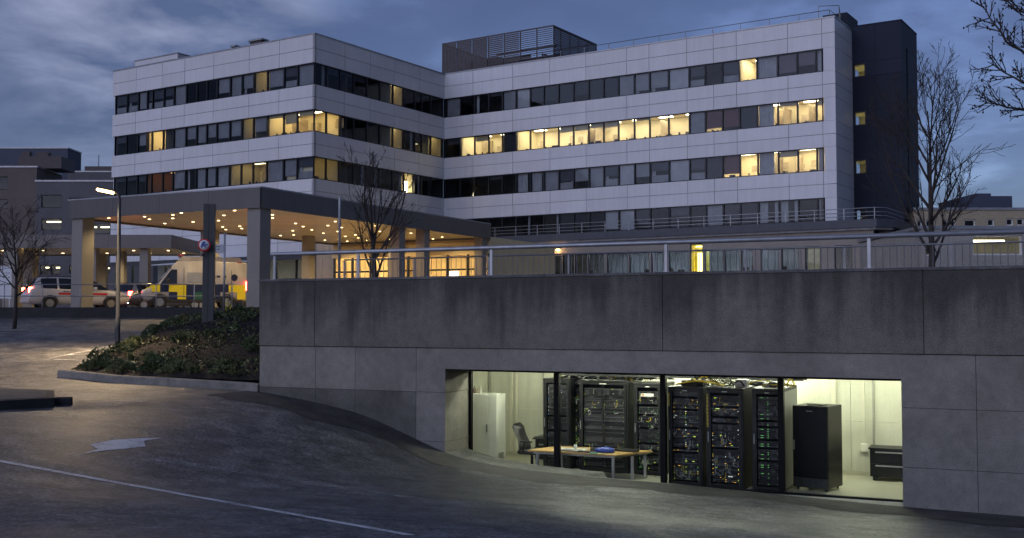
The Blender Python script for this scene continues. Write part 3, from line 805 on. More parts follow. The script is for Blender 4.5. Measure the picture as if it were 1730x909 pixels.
# forecourt railing (two thin rails)
fr = thing('railing', 'low two rail steel railing along the forecourt edge in front of the vehicles', 'railing', (-24.5,46.75,ZP+.02))
fx1 = 12.6
for z in (.98,.48):
    mb = MB(); mb.tube([(-14,0,z),(fx1,0,z)], .022, 8); mb.build('rail', m_galv, fr)
for k in range(17):
    x = fx1-.05-k*1.62; mb = MB(); mb.tube([(x,0,0),(x,0,.98)], .024, 8); mb.build('post', m_galv, fr)
# slender pole
q = P(573,470,30.5); po = thing('pole', 'slender galvanised pole with hooked tip standing on the plaza', 'pole', (q.x,30.5,ZP))
mb = MB(); mb.tube([(0,0,0),(0,0,2.88),(.01,0,2.92),(.05,0,2.94)], [.04,.035,.03,.025], 8); mb.build('shaft', m_galv, po)
mb = MB(); mb.lathe([(.09,0),(.09,.015),(.05,.02)], 12); mb.build('base', m_galv, po)

# ------------------------------------------------------------------ hospital
HA = Vector((-14.63, 80.4, 0)); HROT = R(-32.7)
HE = Vector((math.cos(HROT), math.sin(HROT), 0)); HN = Vector((-HE.y, HE.x, 0))
def Hw(x, y, z=0): return HA + HE*x + HN*y + Vector((0,0,z))
def h_at(px, py, y):           # local x where the pixel ray meets the local plane y
    a, b = ray(px, py); o = HA + HN*y; return (a*o.y-o.x)/(HE.x-a*HE.y)
def h_at_y(px, py, x):         # local y where the pixel ray meets the local plane x
    a, b = ray(px, py); o = HA + HE*x; return (a*o.y-o.x)/(HN.x-a*HN.y)
XL = h_at(190,200,0); YB = h_at_y(751,200,0); XC = h_at(1412,200,YB); 
ZTOP = 21.1
m_clad = surf('cladding_white', (.62,.62,.64), .42, .035, .6, .03, 25, .02, 6, island=.045, streak=.05)
m_clad_back = surf('cladding_joint', (.22,.22,.23), .8)
m_alu = surf('window_frame_anthracite', (.014,.016,.021), .4, .2, 3, spec=.3)
m_dark = surf('office_dark', (.10,.10,.10), .8, .2, 1.5)
m_tower = surf('tower_slate', (.010,.015,.030), .6, .18, .8, .08, 30, .05, 8, island=.2, spec=.2)
hosp = thing('hospital', 'five storey hospital with white panel bands and long dark window rows, partly lit', 'hospital', (HA.x,HA.y,0), HROT)
def wb(wing, u0, u1, d0, d1):
    if wing == 0: return (XL+u0, XL+u1, d0, d1)
    if wing == 1: return (-d1, -d0, u0, u1)
    return (u0, u1, YB+d0, YB+d1)
LENS = [-XL, YB, XC]
def WBX(mb, wing, u0, u1, d0, d1, z0, z1, m=0):
    a = wb(wing,u0,u1,d0,d1); mb.box(a[0],a[1],a[2],a[3],z0,z1,m)
ROWS = [(17.34,19.0),(13.82,15.5),(10.32,12.0),(6.8,8.45)]
def uu(wing, px):
    if wing == 0: return h_at(px,200,0)-XL
    if wing == 1: return h_at_y(px,220,0)
    return h_at(px,200,YB)
BX = [[195,213,232,247,256,275,292,313,331,348,365,387,407,427,450,478,501,526],
      [530,553,576,599,621,643,665,684,702,714,729,749],
      [753,777,801,825,848,871,895,918,943,968,994,1019,1044,1071,1097,1129,1164,1191,1220,1249,1279,1314,1347,1379,1390]]
BU = [[uu(w,p) for p in BX[w]] for w in range(3)]
BU[0][0] = .25; BU[0][-1] = LENS[0]-.10; BU[1][0] = .10; BU[1][-1] = LENS[1]-.10; BU[2][0] = .10
CODES = [["h h g h h h g d d d g g g w g h g", "d d g l l d g g g g g g w g l b l", "d d d o o o g d g g c w w w g g h"],
         ["d d d d d d w d d d d", "w d d d d d w d d d w", "w w d d d d d s d d d"],
         ["g d d d g G k k k k k k g g g G h d h L c p p c", "d l l l k l l l l l l l l l l l g m m k c l l l", "d d d d d c c g h g g h G g h G h k m l c l l c", "d d d d d d d d k k k G G k d d d g k k c c d c"]]
# cladding: bands of panels with real joints
def bands(wing, z0, z1, joints, halves=2):
    mb = MB(); bk = MB(); L = LENS[wing]
    us = [-.0 if wing != 0 else 0]+joints+[L]
    zs = [z0+(z1-z0)*k/halves for k in range(halves+1)]
    for a, b in zip(us, us[1:]):
        for c, d in zip(zs, zs[1:]):
            g = .018
            WBX(mb, wing, a+(g if a>0 else 0), b-(g if b<L else 0), 0, .2, c+(g if c>z0 else 0), d-(g if d<z1 else 0))
    e = .03
    WBX(bk, wing, us[0]+.21, L-.21, .035, .19, z0+.05, z1-.05)
    WBX(bk, wing, us[0]+.21, L-.21, .2001, .32, z0-.001, z1+.001)
    return mb, bk
JO = [[uu(0,p) for p in (229,273,311,360,420,471)], [uu(1,p) for p in (582,625,667,708)], [uu(2,p) for p in (799,866,929,990,1059,1097,1161,1206,1245,1332,1390)]]
ZB = {0:[(19.0,ZTOP),(15.5,17.34),(12.0,13.82),(4.75,10.32)], 1:[(19.0,ZTOP),(15.5,17.34),(12.0,13.82),(4.9,10.32)], 2:[(19.0,ZTOP),(15.5,17.34),(12.0,13.82),(8.45,10.32),(6.3,6.8)]}
for w in range(3):
    for z0, z1 in ZB[w]:
        hv = 2 if z1-z0 < 3 else 6
        if z1-z0 < .8: hv = 1
        mb, bk = bands(w, z0, z1, JO[w], hv)
        mb.build('cladding_band', m_clad, hosp); bk.build('joint_backing', m_clad_back, hosp)
# dark cladding piers at row ends of the right wing (white) and corner posts
YT = h_at_y(1441,200,XC)-YB   # depth of the white end wall
mb = MB(); bk = MB()
for z0, z1 in ROWS: 
    mb.box(BU[2][-1]+.09, XC-.001, YB, YB+.2, z0+.012, z1-.012)
zc = 6.3; allz = sorted([6.3]+[z for r_ in ROWS for z in r_]+[ZTOP]+[(17.34+15.5)/2,(13.82+12)/2,(10.32+8.45)/2,(19+ZTOP)/2])
for a, b in zip(allz, allz[1:]): mb.box(XC-.2, XC, YB+.2001, YB+YT, a+.015, b-.015)
bk.box(XC-.3, XC-.04, YB+.25, YB+YT, 6.3, ZTOP-.05)
mb.build('end_wall', m_clad, hosp); bk.build('joint_backing', m_clad_back, hosp)
# left end wall, roof, coping
mb = MB(); mb.box(XL, XL+.2, .2001, 14, 4.75, ZTOP); mb.build('end_wall', m_clad, hosp)
m_coping = surf('coping_metal', (.30,.31,.33), .4, .15, 2, metal=.5)
mb = MB()
WBX(mb,0,-.04,LENS[0]+.04,-.04,.3,ZTOP+.001,ZTOP+.10); mb.box(-.3,.04,.3001,YB-.04,ZTOP+.001,ZTOP+.1); mb.box(-.3,XC+.04,YB-.0399,YB+.3,ZTOP+.001,ZTOP+.1); mb.box(XC-.26,XC+.04,YB+.3001,YB+YT,ZTOP+.001,ZTOP+.1)
mb.build('parapet_coping', m_coping, hosp)
m_roof = surf('roof_membrane', (.12,.12,.12), .9)
mb = MB(); mb.box(XL+.2,-.3001,.301,20,20.5,20.7); mb.box(-.3,XC-.3,YB+.31,YB+14,20.5,20.7); mb.build('roof', m_roof, hosp)
# dark shells behind windows: ceilings, floors and back walls of every storey
mb = MB()
for i, (z0, z1) in enumerate(ROWS):
    fl, ce = z0-.55, z1+.35
    if i < 3:
        mb.box(XL+.3,-.33,3.9,4.0,fl,ce); mb.box(XL+.3,-.33,.34,3.9,fl-.1,fl); mb.box(XL+.3,-.33,.34,3.9,ce,ce+.1)
        mb.box(-4.1,-4.0,4.01,YB,fl,ce); mb.box(-4.0,-.33,4.01,YB-.01,fl-.1,fl); mb.box(-4.0,-.33,4.01,YB-.01,ce,ce+.1)
    mb.box(-.3,XC-.35,YB+4.4,YB+4.5,fl,ce); mb.box(-.3,XC-.35,YB+.34,YB+4.4,fl-.1,fl); mb.box(-.3,XC-.35,YB+.34,YB+4.4,ce,ce+.1)
    for k in range(1,6): mb.box(k*5.6,k*5.6+.1,YB+3.5,YB+4.4,fl,ce)
    mb.box(-.36,-.301,YB+.34,YB+4.5,fl,ce); mb.box(-4.1,-.361,YB,YB+.1,fl,ce); mb.box(XL+.21,XL+.3,.34,4.0,fl,ce); mb.box(XC-.5,XC-.351,YB+.34,YB+4.5,fl,ce)
mb.build('interior_shell', m_dark, hosp)

pane_m = glass('window_glass', (.86,.88,.89), .014, .015, .12)
B_ = {'g': surf('blind_grey', (.27,.27,.29), .8, .15, 1.2), 'G': surf('blind_light', (.45,.45,.47), .8, .12, 1.2), 'k': surf('blind_navy', (.012,.013,.022), .7, .2),
      'p': surf('blind_mauve', (.15,.12,.14), .8, .1), 'm': surf('blind_maroon', (.13,.045,.045), .8, .1), 'h': surf('blind_charcoal', (.05,.05,.065), .8, .15),
      'c': surf('curtain_net', (.42,.42,.44), .85, .15, 2), 'b': surf('blind_beige', (.5,.42,.25), .8, .1)}
m_room = surf('office_cream', (.72,.64,.44), .8, .06, .8); m_desk = surf('office_clutter', (.06,.055,.05), .6, .4, 2)
m_oroom = surf('office_brown', (.45,.25,.09), .8, .1)
panel_l = emit('office_light_panel', (1,.83,.50), 38.0); panel_w = emit('office_dim_panel', (1,.78,.42), 4.5); panel_o = emit('office_orange_panel', (1,.55,.18), 1.8); panel_L = emit('office_bright_panel', (1,.86,.55), 60.0)
panel_l2 = emit('office_light_white', (1,.86,.58), 34.0); panel_l3 = emit('office_light_amber', (1,.74,.36), 22.0)
LITC = set('lLbwosmc')
cand = []
for w in range(3):
    for r_, row in enumerate(CODES[w]):
        cs = row.split(); us = BU[w]
        assert len(cs) == len(us)-1, (w, r_, len(cs), len(us)-1)
        for i, c in enumerate(cs):
            z0, z1 = ROWS[r_]
            q = wb(w, (us[i]+us[i+1])/2, 0, 0, 0); 
            cx = BX[w][i+1]-BX[w][i]
            ctr = Hw(*( (XL+(us[i]+us[i+1])/2, 0) if w==0 else (0,(us[i]+us[i+1])/2) if w==1 else ((us[i]+us[i+1])/2,YB)))
            cand.append([cx*F*1.7/ctr.y*(1 if not (w==2 and r_==3) else .8), w, r_, i, c])
cand.sort(key=lambda x: -x[0])
def frame_mb(mb, w, a, b, z0, z1, m=0):
    h = .055
    WBX(mb,w,a,a+h,.05,.2,z0,z1,m); WBX(mb,w,b-h,b,.05,.2,z0,z1,m)
    WBX(mb,w,a+h,b-h,.05,.2,z0,z0+.07,m); WBX(mb,w,a+h,b-h,.05,.2,z1-.07,z1,m)
def curtain(mb, w, a, b, z0, z1, d, m=0):
    n = max(6, int((b-a)/.05)); L = []
    for i in range(n+1):
        u = a+(b-a)*i/n; dd = d+.035*math.sin(i*1.9)
        q = wb(w,u,u,dd,dd); L.append((q[0],q[2]))
    vs = [(x,y,z0) for x,y in L]+[(x,y,z1) for x,y in L]
    q = wb(w,0,0,d+.09,d+.09)
    mb.add(vs, [(i,i+1,n+2+i,n+1+i) for i in range(n)], m)
rnd = random.Random(11)
rest = {}; rest_m = [m_alu, pane_m]+list(B_.values()); bkeys = list(B_.keys())
rest_mb = MB(); rest_n = 0
for n_, (sc, w, r_, i, c) in enumerate(cand):
    z0, z1 = ROWS[r_]; a, b = BU[w][i], BU[w][i+1]
    single = n_ < 100
    if single:
        mb = MB(); frame_mb(mb,w,a,b,z0,z1); wo = mb.build('window', m_alu, hosp)
    else: frame_mb(rest_mb,w,a,b,z0,z1,0); rest_n += 1
    if single:
        mb = MB(); WBX(mb,w,a+.056,b-.056,.12,.128,z0+.071,z1-.071); mb.build('pane', pane_m, wo)
    else: WBX(rest_mb,w,a+.056,b-.056,.12,.128,z0+.071,z1-.071,1)
    pieces = []   # (fraction from top start, end, key)
    if c in ('g','G','k','p'): pieces = [(0, 1 if rnd.random()<.6 else rnd.uniform(.6,.92), c)]
    elif c == 'h': pieces = [(0, rnd.uniform(.4,.62), 'h'), (rnd.uniform(.63,.66), 1, 'g')]
    elif c == 'm': pieces = [(0, .84, 'm')]
    elif c == 'b': pieces = [(0, .5, 'b')]
    elif c == 'l' and rnd.random() < .4: pieces = [(0, rnd.uniform(.08,.30), 'b')]
    elif c == 'd' and rnd.random() < .35: pieces = [(0, rnd.uniform(.15,.4), 'h')]
    for f0_, f1_, key in pieces:
        za, zb_ = z1-.05-(z1-z0-.1)*f1_, z1-.05-(z1-z0-.1)*f0_
        if single:
            mb = MB(); WBX(mb,w,a+.06,b-.06,.23,.245,za,zb_); mb.build('blind', B_[key], wo)
        else: WBX(rest_mb,w,a+.06,b-.06,.23,.245,za,zb_,2+bkeys.index(key))
    if c in 'dgGh' and rnd.random() < .25:
        e_ = a+.06 if rnd.random() < .5 else b-.06-(b-a)*.2
        if single: mb = MB(); curtain(mb,w,e_,e_+(b-a)*.2,z0+.03,z1-.03,.32); mb.build('curtain', B_['c'], wo)
        else: curtain(rest_mb,w,e_,e_+(b-a)*.2,z0+.03,z1-.03,.32,2+bkeys.index('c'))
    if c == 'c':
        spans = [(a+.06, a+(b-a)*.42),(b-(b-a)*.25,b-.06)] if r_ == 3 else [(a+.06,b-.06 if rnd.random()<.5 else a+(b-a)*.75)]
        for s0_, s1_ in spans:
            if single: mb = MB(); curtain(mb,w,s0_,s1_,z0+.03,z1-.03,.29); mb.build('curtain', B_['c'], wo)
            else: curtain(rest_mb,w,s0_,s1_,z0+.03,z1-.03,.29,2+bkeys.index('c'))
ro = rest_mb.build('window', rest_m, hosp); ro['kind'] = 'stuff'
# lit rooms behind runs of lit bays
for w in range(3):
    for r_, row in enumerate(CODES[w]):
        cs = row.split(); i = 0; us = BU[w]
        while i < len(cs):
            def is_lit(k):
                c = cs[k]
                if c in 'lLbwos': return True
                if c in 'mc' and r_ in (1,2) and w == 2: return any(0 <= j < len(cs) and cs[j] in 'lL' for j in (k-1,k+1,k-2,k+2)) 
                return False
            if not is_lit(i): i += 1; continue
            j = i
            while j+1 < len(cs) and is_lit(j+1) and (cs[j+1] in 'lLbmc') == (cs[i] in 'lLbmc'): j += 1
            kind = 'L' if 'L' in cs[i:j+1] else 'l' if cs[i] in 'lbmc' else cs[i]
            a, b = us[i]+.02, us[j+1]-.02
            z0, z1 = ROWS[r_]; fl, ce = z0-.5, z1+.30
            dp = 3.3 if w != 1 else 3.0
            side_open = (w == 0 and j == len(cs)-1) or (w == 1 and i == 0)
            if w == 1 and i == 0:
                if r_ == 1: i = j+1; continue        # looks into the corner room of the left wing
                a = .42
            side_open = side_open and w == 0
            mb = MB()
            bb = b if not side_open else LENS[0]-.36
            WBX(mb,w,a,bb,dp,dp+.06,fl,ce); WBX(mb,w,a-.05,a,.33,dp+.06,fl,ce)
            if not side_open: WBX(mb,w,bb,bb+.05,.33,dp+.06,fl,ce)
            WBX(mb,w,a,bb,.33,dp,fl-.06,fl-.001); WBX(mb,w,a,bb,.33,dp,ce+.001,ce+.06)
            # desks, screens, cupboards give the room depth
            u = a+.3
            while u < bb-.5:
                q = rnd.random()
                if q < .5: 
                    hh_ = z0+rnd.uniform(.06,.30); WBX(mb,w,u,u+rnd.uniform(.2,.5),.5,.62,fl,hh_,1)
                elif q < .62: WBX(mb,w,u,u+.6,dp-.5,dp-.001,fl,fl+rnd.uniform(1.2,1.9),1 if rnd.random()<.2 else 2)
                elif q < .85: WBX(mb,w,u,u+.5,dp-.02,dp-.001,fl+1.3,fl+1.8,2)
                for k in range(rnd.randint(0,3)):
                    uu_ = u+rnd.uniform(0,.6)
                    if uu_ < bb-.25: WBX(mb,w,uu_,uu_+rnd.uniform(.05,.16),.40,.46,z0,z0+rnd.uniform(.12,.32),1)
                if rnd.random() < .25: WBX(mb,w,u+.1,u+.1+rnd.uniform(.3,.8),dp-.03,dp-.001,fl+1.25,fl+1.25+rnd.uniform(.3,.8),2)
                if rnd.random() < .12: WBX(mb,w,u,u+.05,1.6,dp-.001,fl,ce-.3,2)
                u += rnd.uniform(.5,1.0)
            rm = mb.build('office_room', [m_oroom if kind=='o' else m_room, m_desk, surf('office_cupboard', (.5,.42,.3), .6, .2)], hosp)
            mb = MB(); u = a+.45
            while u < bb-.3:
                WBX(mb,w,u,min(u+1.1,bb-.1),1.0,1.28,ce-.02,ce); WBX(mb,w,u,min(u+1.1,bb-.1),2.2,2.48,ce-.02,ce); u += 2.3
            if kind == 's': mb = MB(); WBX(mb,w,(a+b)/2-.05,(a+b)/2+.12,.4,.5,z0+.1,z0+1.0)
            mb.build('ceiling_light', {'l':rnd.choice([panel_l,panel_l2,panel_l3]),'L':panel_L,'w':panel_w,'o':panel_o,'s':panel_l}[kind], rm)
            i = max(i, j+1)
# rooftop louvre screen
m_louv = surf('louvre_bronze', (.075,.062,.06), .6, .15, 3)
SX0, SX1, SY0, SY1 = -.75, h_at(934,100,YB+.6), YB+.6, YB+8.2
ZS = 24.1
scr = thing('plant_screen', 'bronze slatted plant screen box on the hospital roof above the inner corner', 'plant screen', tuple(Hw(SX0,SY0,20.75)), HROT)
W_, D_, H_ = SX1-SX0, SY1-SY0, ZS-20.75
mb = MB()
def slats(mb, x0, x1, y, step, th, z0=.30, zt=H_-.10):
    z = z0
    while z < zt:
        mb.add([(x0,y,z),(x1,y,z),(x1,y+.03,z+th),(x0,y+.03,z+th),(x0,y+.012,z),(x1,y+.012,z),(x1,y+.042,z+th),(x0,y+.042,z+th)], [(0,1,2,3),(7,6,5,4),(0,4,5,1),(3,2,6,7)])
        z += step
n = 7; bw = W_/n
for k in range(n):
    if k < 3: slats(mb, k*bw+.05, (k+1)*bw-.05, 0, .16, .155)
    elif k < 5: slats(mb, k*bw+.05, (k+1)*bw-.05, 0, .16, .125)
    else: slats(mb, k*bw+.05, (k+1)*bw-.05, 0, .17, .075)
mb.build('front_slats', m_louv, scr)
mb = MB(); M_ = Matrix.Translation((W_,0,0)) @ Matrix.Rotation(math.pi/2,4,'Z')
tmp = MB(); slats(tmp, .1, D_-.1, -.08, .16, .15); mb.add([M_ @ Vector(v) for v in tmp.v], tmp.f); mb.build('side_slats', m_louv, scr); mb = MB()
tmp = MB(); slats(tmp, .1, D_-.1, W_, .16, .13); M2 = Matrix.Translation((W_,0,0)) @ Matrix.Rotation(math.pi/2,4,'Z'); mb.add([M2 @ Vector(v) for v in tmp.v], tmp.f)
mb.build('side_slats', m_louv, scr)
mb = MB(); slats(mb, .1, W_*.4, D_-.05, .16, .13); mb.build('rear_slats', m_louv, scr)
mb = MB()
for k in range(n+1): mb.box(k*bw-.04,k*bw+.04,.084,.16,-.05,H_)
for k in range(1,6): mb.box(W_-.16,W_-.09,k*D_/5-.04,k*D_/5+.04,-.05,H_)
mb.box(0,W_,.0845,.15,H_-.08,H_+.0); mb.box(0,W_,.0845,.15,.26,.34); mb.box(W_-.15,W_-.09,.17,D_,H_-.08,H_); mb.box(0,.06,.17,D_,H_-.08,H_); mb.box(0,.06,.17,D_,.26,.34)
mb.box(0,W_,D_-.2,D_-.1,H_-.08,H_)
mb.build('frame', m_louv, scr)
mb = MB(); mb.bbox(1.2,4.6,2,6,.0,2.0,.05); mb.bbox(5.4,7.6,2.5,6,.0,1.5,.05)
for k in range(5): mb.tube([(7.9+k*.6,2,.2),(7.9+k*.6,2,1.2+.2*(k%3)),(8.4+k*.5,3.2,1.5),(8.4+k*.5,5,1.4)], .09, 8)
mb.tube([(5,1.2,1.9),(11,1.2,1.9)], .1, 8); mb.tube([(5,1.6,1.2),(11.2,1.6,1.2)], .13, 8)
mb.build('air_handler', surf('plant_grey', (.10,.10,.11), .5, .3, 2, metal=.3), scr)
# roof edge rails
def roof_rail(label, pts, h, n_mid):
    o = thing('roof_rail', label, 'roof rail', tuple(Hw(pts[0][0],pts[0][1],ZTOP-.35)), HROT)
    rel = [(p[0]-pts[0][0], p[1]-pts[0][1]) for p in pts]
    for k in range(n_mid+1):
        z = h-(h-.55)*k/max(1,n_mid) if n_mid else h
        mb = MB(); mb.tube([(x,y,z) for x,y in rel], .026, 6); mb.build('rail', m_thin, o)
    for (x0,y0),(x1,y1) in zip(rel, rel[1:]):
        L = math.hypot(x1-x0,y1-y0); m_ = max(1,int(L/2.2))
        for k in range(m_+1):
            x, y = x0+(x1-x0)*k/m_, y0+(y1-y0)*k/m_; mb = MB(); mb.box(x-.02,x+.02,y-.02,y+.02,-.05,h); mb.build('post', m_thin, o)
    return o
roof_rail('thin safety rail along the right roof edge of the hospital', [(SX1+.4,YB+1.2),(XC-.7,YB+1.2),(XC-.7,YB+4.0)], 1.25, 1)
# rooftop objects
q0 = h_at(228,110,2.0); q1 = h_at(300,110,2.0)
o = thing('roof_box', 'low pale plant box near the left end of the hospital roof', 'roof box', tuple(Hw(q0,2.0,20.7)), HROT)
mb = MB(); mb.box(0,q1-q0,0,4,0,1.65); mb.build('body', m_clad, o); mb = MB(); mb.box(-.06,q1-q0+.06,-.06,4.06,1.651,1.72); mb.build('lid', m_coping, o)
mb = MB()
for k in range(int((-1.6-q1-.3)/.6)):
    a = q1+.3+k*.6; h = .72+.1*rnd.random(); mb.box(a,a+.07,.9,1.0,0,h)
mb.box(q1+.3,-1.6,.92,.98,.76,.82)
o = mb.build('roof_guard', m_louv, None, tuple(Hw(0,0,20.72)), HROT); tag(o, 'low rusty guard rail along the left roof edge of the hospital', 'roof guard')
for px, h, wd, lab in ((395,1.35,.35,'small square vent cowl on the left hospital roof'),(432,1.5,1.3,'larger ridged vent unit on the left hospital roof')):
    a = h_at(px,80,1.8); o = thing('roof_vent', lab, 'roof vent', tuple(Hw(a,1.8,20.7)), HROT)
    mb = MB(); mb.box(-wd/2,wd/2,0,.6,0,h-.15); mb.build('stack', m_louv, o); mb = MB(); mb.bbox(-wd/2-.12,wd/2+.12,-.12,.72,h-.149,h,.02); mb.build('cap', m_coping, o)
# stair tower
XT = h_at(1523,60,YB+YT)
tw = MB(); zt = 21.35
zs = [ZP]+[1.9*k for k in range(1,12)]+[zt]
wins = [(h_at(1442,120,YB+YT),h_at(1462,120,YB+YT),z_) for z_ in ()]
ty = YB+YT
def tz(px, py): 
    a, b = ray(px, py); x = h_at(px,py,ty); return Hw(x,ty).y*b
W4 = []
for y0_, y1_ in ((106,130),(188,212),(270,294),(354,372)): W4.append((tz(1452,y1_), tz(1452,y0_)))
wx0, wx1 = h_at(1443,200,ty), h_at(1463,200,ty)
# front wall built round its four window openings
TX0 = XC-.2001
cuts = sorted([ZP]+[z for q in W4 for z in q]+[zt])
for a, b in zip(cuts, cuts[1:]):
    hole = any(abs(a-q[0])<1e-6 for q in W4)
    nseg = max(1, int((b-a)/1.75))
    for k in range(nseg):
        za, zb_ = a+(b-a)*k/nseg, a+(b-a)*(k+1)/nseg
        if hole: tw.box(TX0,wx0,ty+.001,ty+.25,za+.008,zb_-.008); tw.box(wx1,XT,ty+.001,ty+.25,za+.008,zb_-.008)
        else:
            xs_ = [TX0,(TX0+XT)/2,XT]
            for x0_, x1_ in zip(xs_, xs_[1:]): tw.box(x0_+.006,x1_-.006,ty+.001,ty+.25,za+.008,zb_-.008)
TD = 4.6
sl0, sl1 = ty+1.3, ty+1.75
nseg = 11
for k in range(nseg):
    za, zb_ = ZP+(zt-ZP)*k/nseg, ZP+(zt-ZP)*(k+1)/nseg
    tw.box(XT-.25,XT-.0,ty+.2501,sl0,za+.008,zb_-.008); tw.box(XT-.25,XT,sl1,ty+TD,za+.008,zb_-.008)
tw.box(XT-.25,XT,sl0,sl1,19.6,zt-.01); tw.box(XT-.25,XT,sl0,sl1,ZP,1.4)
tw.box(TX0,XT,ty+TD+.001,ty+TD+.2,ZP,zt)
tw.box(TX0,TX0+.2,ty+.2501,ty+TD,20.6,zt-.01); tw.box(TX0+.2001,XT-.2501,ty+.2501,ty+TD,zt-.3,zt-.1)
to = tw.build('stair_tower', m_tower, hosp)
mb = MB(); mb.box(TX0-.02,XT+.03,ty-.03,ty+TD+.2,zt+.001,zt+.08); mb.build('tower_coping', m_tower, to)
mb = MB(); mb.box(TX0+.05,XT-.26,ty+2.2,ty+2.3,ZP,zt-.1)
for k in range(5): mb.box(TX0+.05,XT-.26,ty+.26,ty+2.2,4.5+k*3.5,4.6+k*3.5)
mb.build('stair_core', surf('stair_cream', (.5,.46,.30), .8, .1), to)
m_tl = emit('stair_light', (1,.86,.4), 22.0)
for z0, z1 in W4:
    mb = MB(); a, b = wx0, wx1
    mb.box(a,a+.07,ty+.03,ty+.2,z0,z1); mb.box(b-.07,b,ty+.03,ty+.2,z0,z1); mb.box(a+.07,b-.07,ty+.03,ty+.2,z0,z0+.07); mb.box(a+.07,b-.07,ty+.03,ty+.2,z1-.07,z1); wo = mb.build('window', m_alu, hosp)
    mb = MB(); mb.box(a+.071,b-.071,ty+.1,ty+.108,z0+.071,z1-.071); mb.build('pane', pane_m, wo)
    mb = MB(); mb.box(a-.3,b+.9,ty+1.0,ty+1.2,z1+.15,z1+.22); mb.build('stair_light', m_tl, to)
mb = MB(); mb.box(XT-.12,XT-.11,sl0+.001,sl1-.001,1.41,19.59); mb.build('slit_glazing', pane_m, to)
mb = MB(); mb.box(XC-2.2,XC-.4,YB+4.6,YB+7.5,20.7,22.6); o = mb.build('roof_box', m_tower, None, (HA.x,HA.y,0), HROT); tag(o, 'dark lift motor box beside the top of the dark stair tower', 'roof box')
roof_rail('looped steel hatch rail at the right end of the hospital roof', [(XC-1.6,YB+1.6),(XC+.5-.8,YB+2.2),(XC-.8,YB+4.2)], 1.75, 1)

# podium and ground floor of the right wing
YP = YB-2.4
m_stone = surf('podium_stone', (.26,.225,.19), .7, .12, .8, .12, 20, .08, 10)
m_podedge = surf('podium_edge', (.055,.06,.075), .5, .15, 2)
PX1 = h_at(1481,385,YP)
def hz(px, py, y):
    a, b = ray(px, py); x = h_at(px,py,y); return Hw(x,y).y*b
ZPT, ZPB = hz(1300,378,YP), hz(1300,391,YP)
mb = MB(); mb.prism([(.5,YP),(PX1,YP),(PX1+.9,YP+1.0),(PX1+.9,YB+9),(XC+.01,YB+9),(XC+.01,YB-.001),(.5,YB-.001)], ZPB, ZPT); mb.build('podium_roof', m_podedge, hosp)
mb = MB(); mb.prism([(.6,YP+.12),(PX1-.1,YP+.12),(PX1+.75,YP+1.1),(PX1+.75,YB+9),(.6,YB-.01)][:3]+[(PX1+.75,YP+1.6),(.6,YP+1.6)], ZPB-.16, ZPB-.001); mb.build('soffit_trim', m_clad_back, hosp)
# ground floor wall with strip of shop windows
GY = YP+.35
gw = [(919,949,'w'),(950,970,'d'),(971,992,'c'),(993,1020,'c'),(1025,1060,'c'),(1063,1097,'c'),(1100,1125,'c'),(1130,1164,'c'),(1190,1222,'c'),(1224,1250,'c'),(1252,1272,'c'),(1285,1316,'c'),(1320,1350,'w'),(1360,1386,'Y'),(1410,1440,'d')]
zs0, zs1 = 2.2, hz(1150,424,GY)
gx = [(h_at(a,440,GY),h_at(b,440,GY),c) for a,b,c in gw]
yx0, yx1 = h_at(1166,440,GY), h_at(1187,440,GY); zy = hz(1176,412,GY)
mb = MB(); GX0_, GX1_ = .6, PX1-.3
lo_w = zs0
mb.box(GX0_,GX1_,GY,GY+.3,ZP-.2,lo_w)
prev = GX0_
opens = sorted([(a,b) for a,b,c in gx]+[(yx0,yx1)])
for a, b in opens: mb.box(prev,a,GY,GY+.3,lo_w+.001,zs1); prev = b
mb.box(prev,GX1_,GY,GY+.3,lo_w+.001,zs1)
mb.box(GX0_,yx0,GY,GY+.3,zs1+.001,zy); mb.box(yx1,GX1_,GY,GY+.3,zs1+.001,zy); mb.box(GX0_,GX1_,GY,GY+.3,zy+.001,ZPB-.17)
mb.box(PX1-.29,PX1+.4,GY+1.4,YB+9,ZP,ZPB-.17)
mb.build('ground_floor_wall', m_stone, hosp)
m_gfroom = surf('ground_floor_room', (.17,.18,.20), .8, .15, .6)
mb = MB(); mb.box(GX0_,GX1_,GY+4,GY+4.1,ZP,zs1+.8); mb.box(GX0_,GX1_,GY+.31,GY+4,zs1+.6,zs1+.7); mb.box(GX0_,GX1_,GY+.31,GY+4,1.7,1.8)
for a, b, c in gx:
    for k in range(2): 
        u = a+rnd.random()*(b-a-.3); mb.box(u,u+.4,GY+1.2,GY+1.6,1.8,2.6+rnd.random()*1.2,1)
mb.build('ground_floor_room', [m_gfroom, m_desk], hosp)
cool = emit('cool_strip_light', (.75,.88,1), 28.0); yel = emit('yellow_strip_light', (1,.85,.25), 5.0)
mb = MB(); mb2_ = MB()
for a, b, c in gx:
    if c == 'c' and rnd.random() < .75: mb.box(a+.2,min(b,a+1.4),GY+1.6,GY+1.85,zs1+.1,zs1+.16)
    if c in 'yYw': mb2_.box(a+.1,b-.1,GY+1.0,GY+1.3,zs1+.5,zs1+.56)
mb.build('ceiling_light', cool, hosp)
mb2_.box(yx0+.1,yx1-.1,GY+.8,GY+.95,zy-.2,zy-.1); mb2_.box(yx0+.2,yx1-.2,GY+.9,GY+.95,2.6,zy-.6); mb2_.build('ceiling_light', yel, hosp)
mb = MB(); mb.box(yx0-.02,yx1+.02,GY+1.0,GY+1.1,1.81,zy); mb.box(yx0-.06,yx0-.021,GY+.31,GY+1.1,1.81,zy); mb.box(yx1+.021,yx1+.06,GY+.31,GY+1.1,1.81,zy); mb.build('vestibule_wall', surf('vestibule_yellow', (.7,.6,.1), .7), hosp)
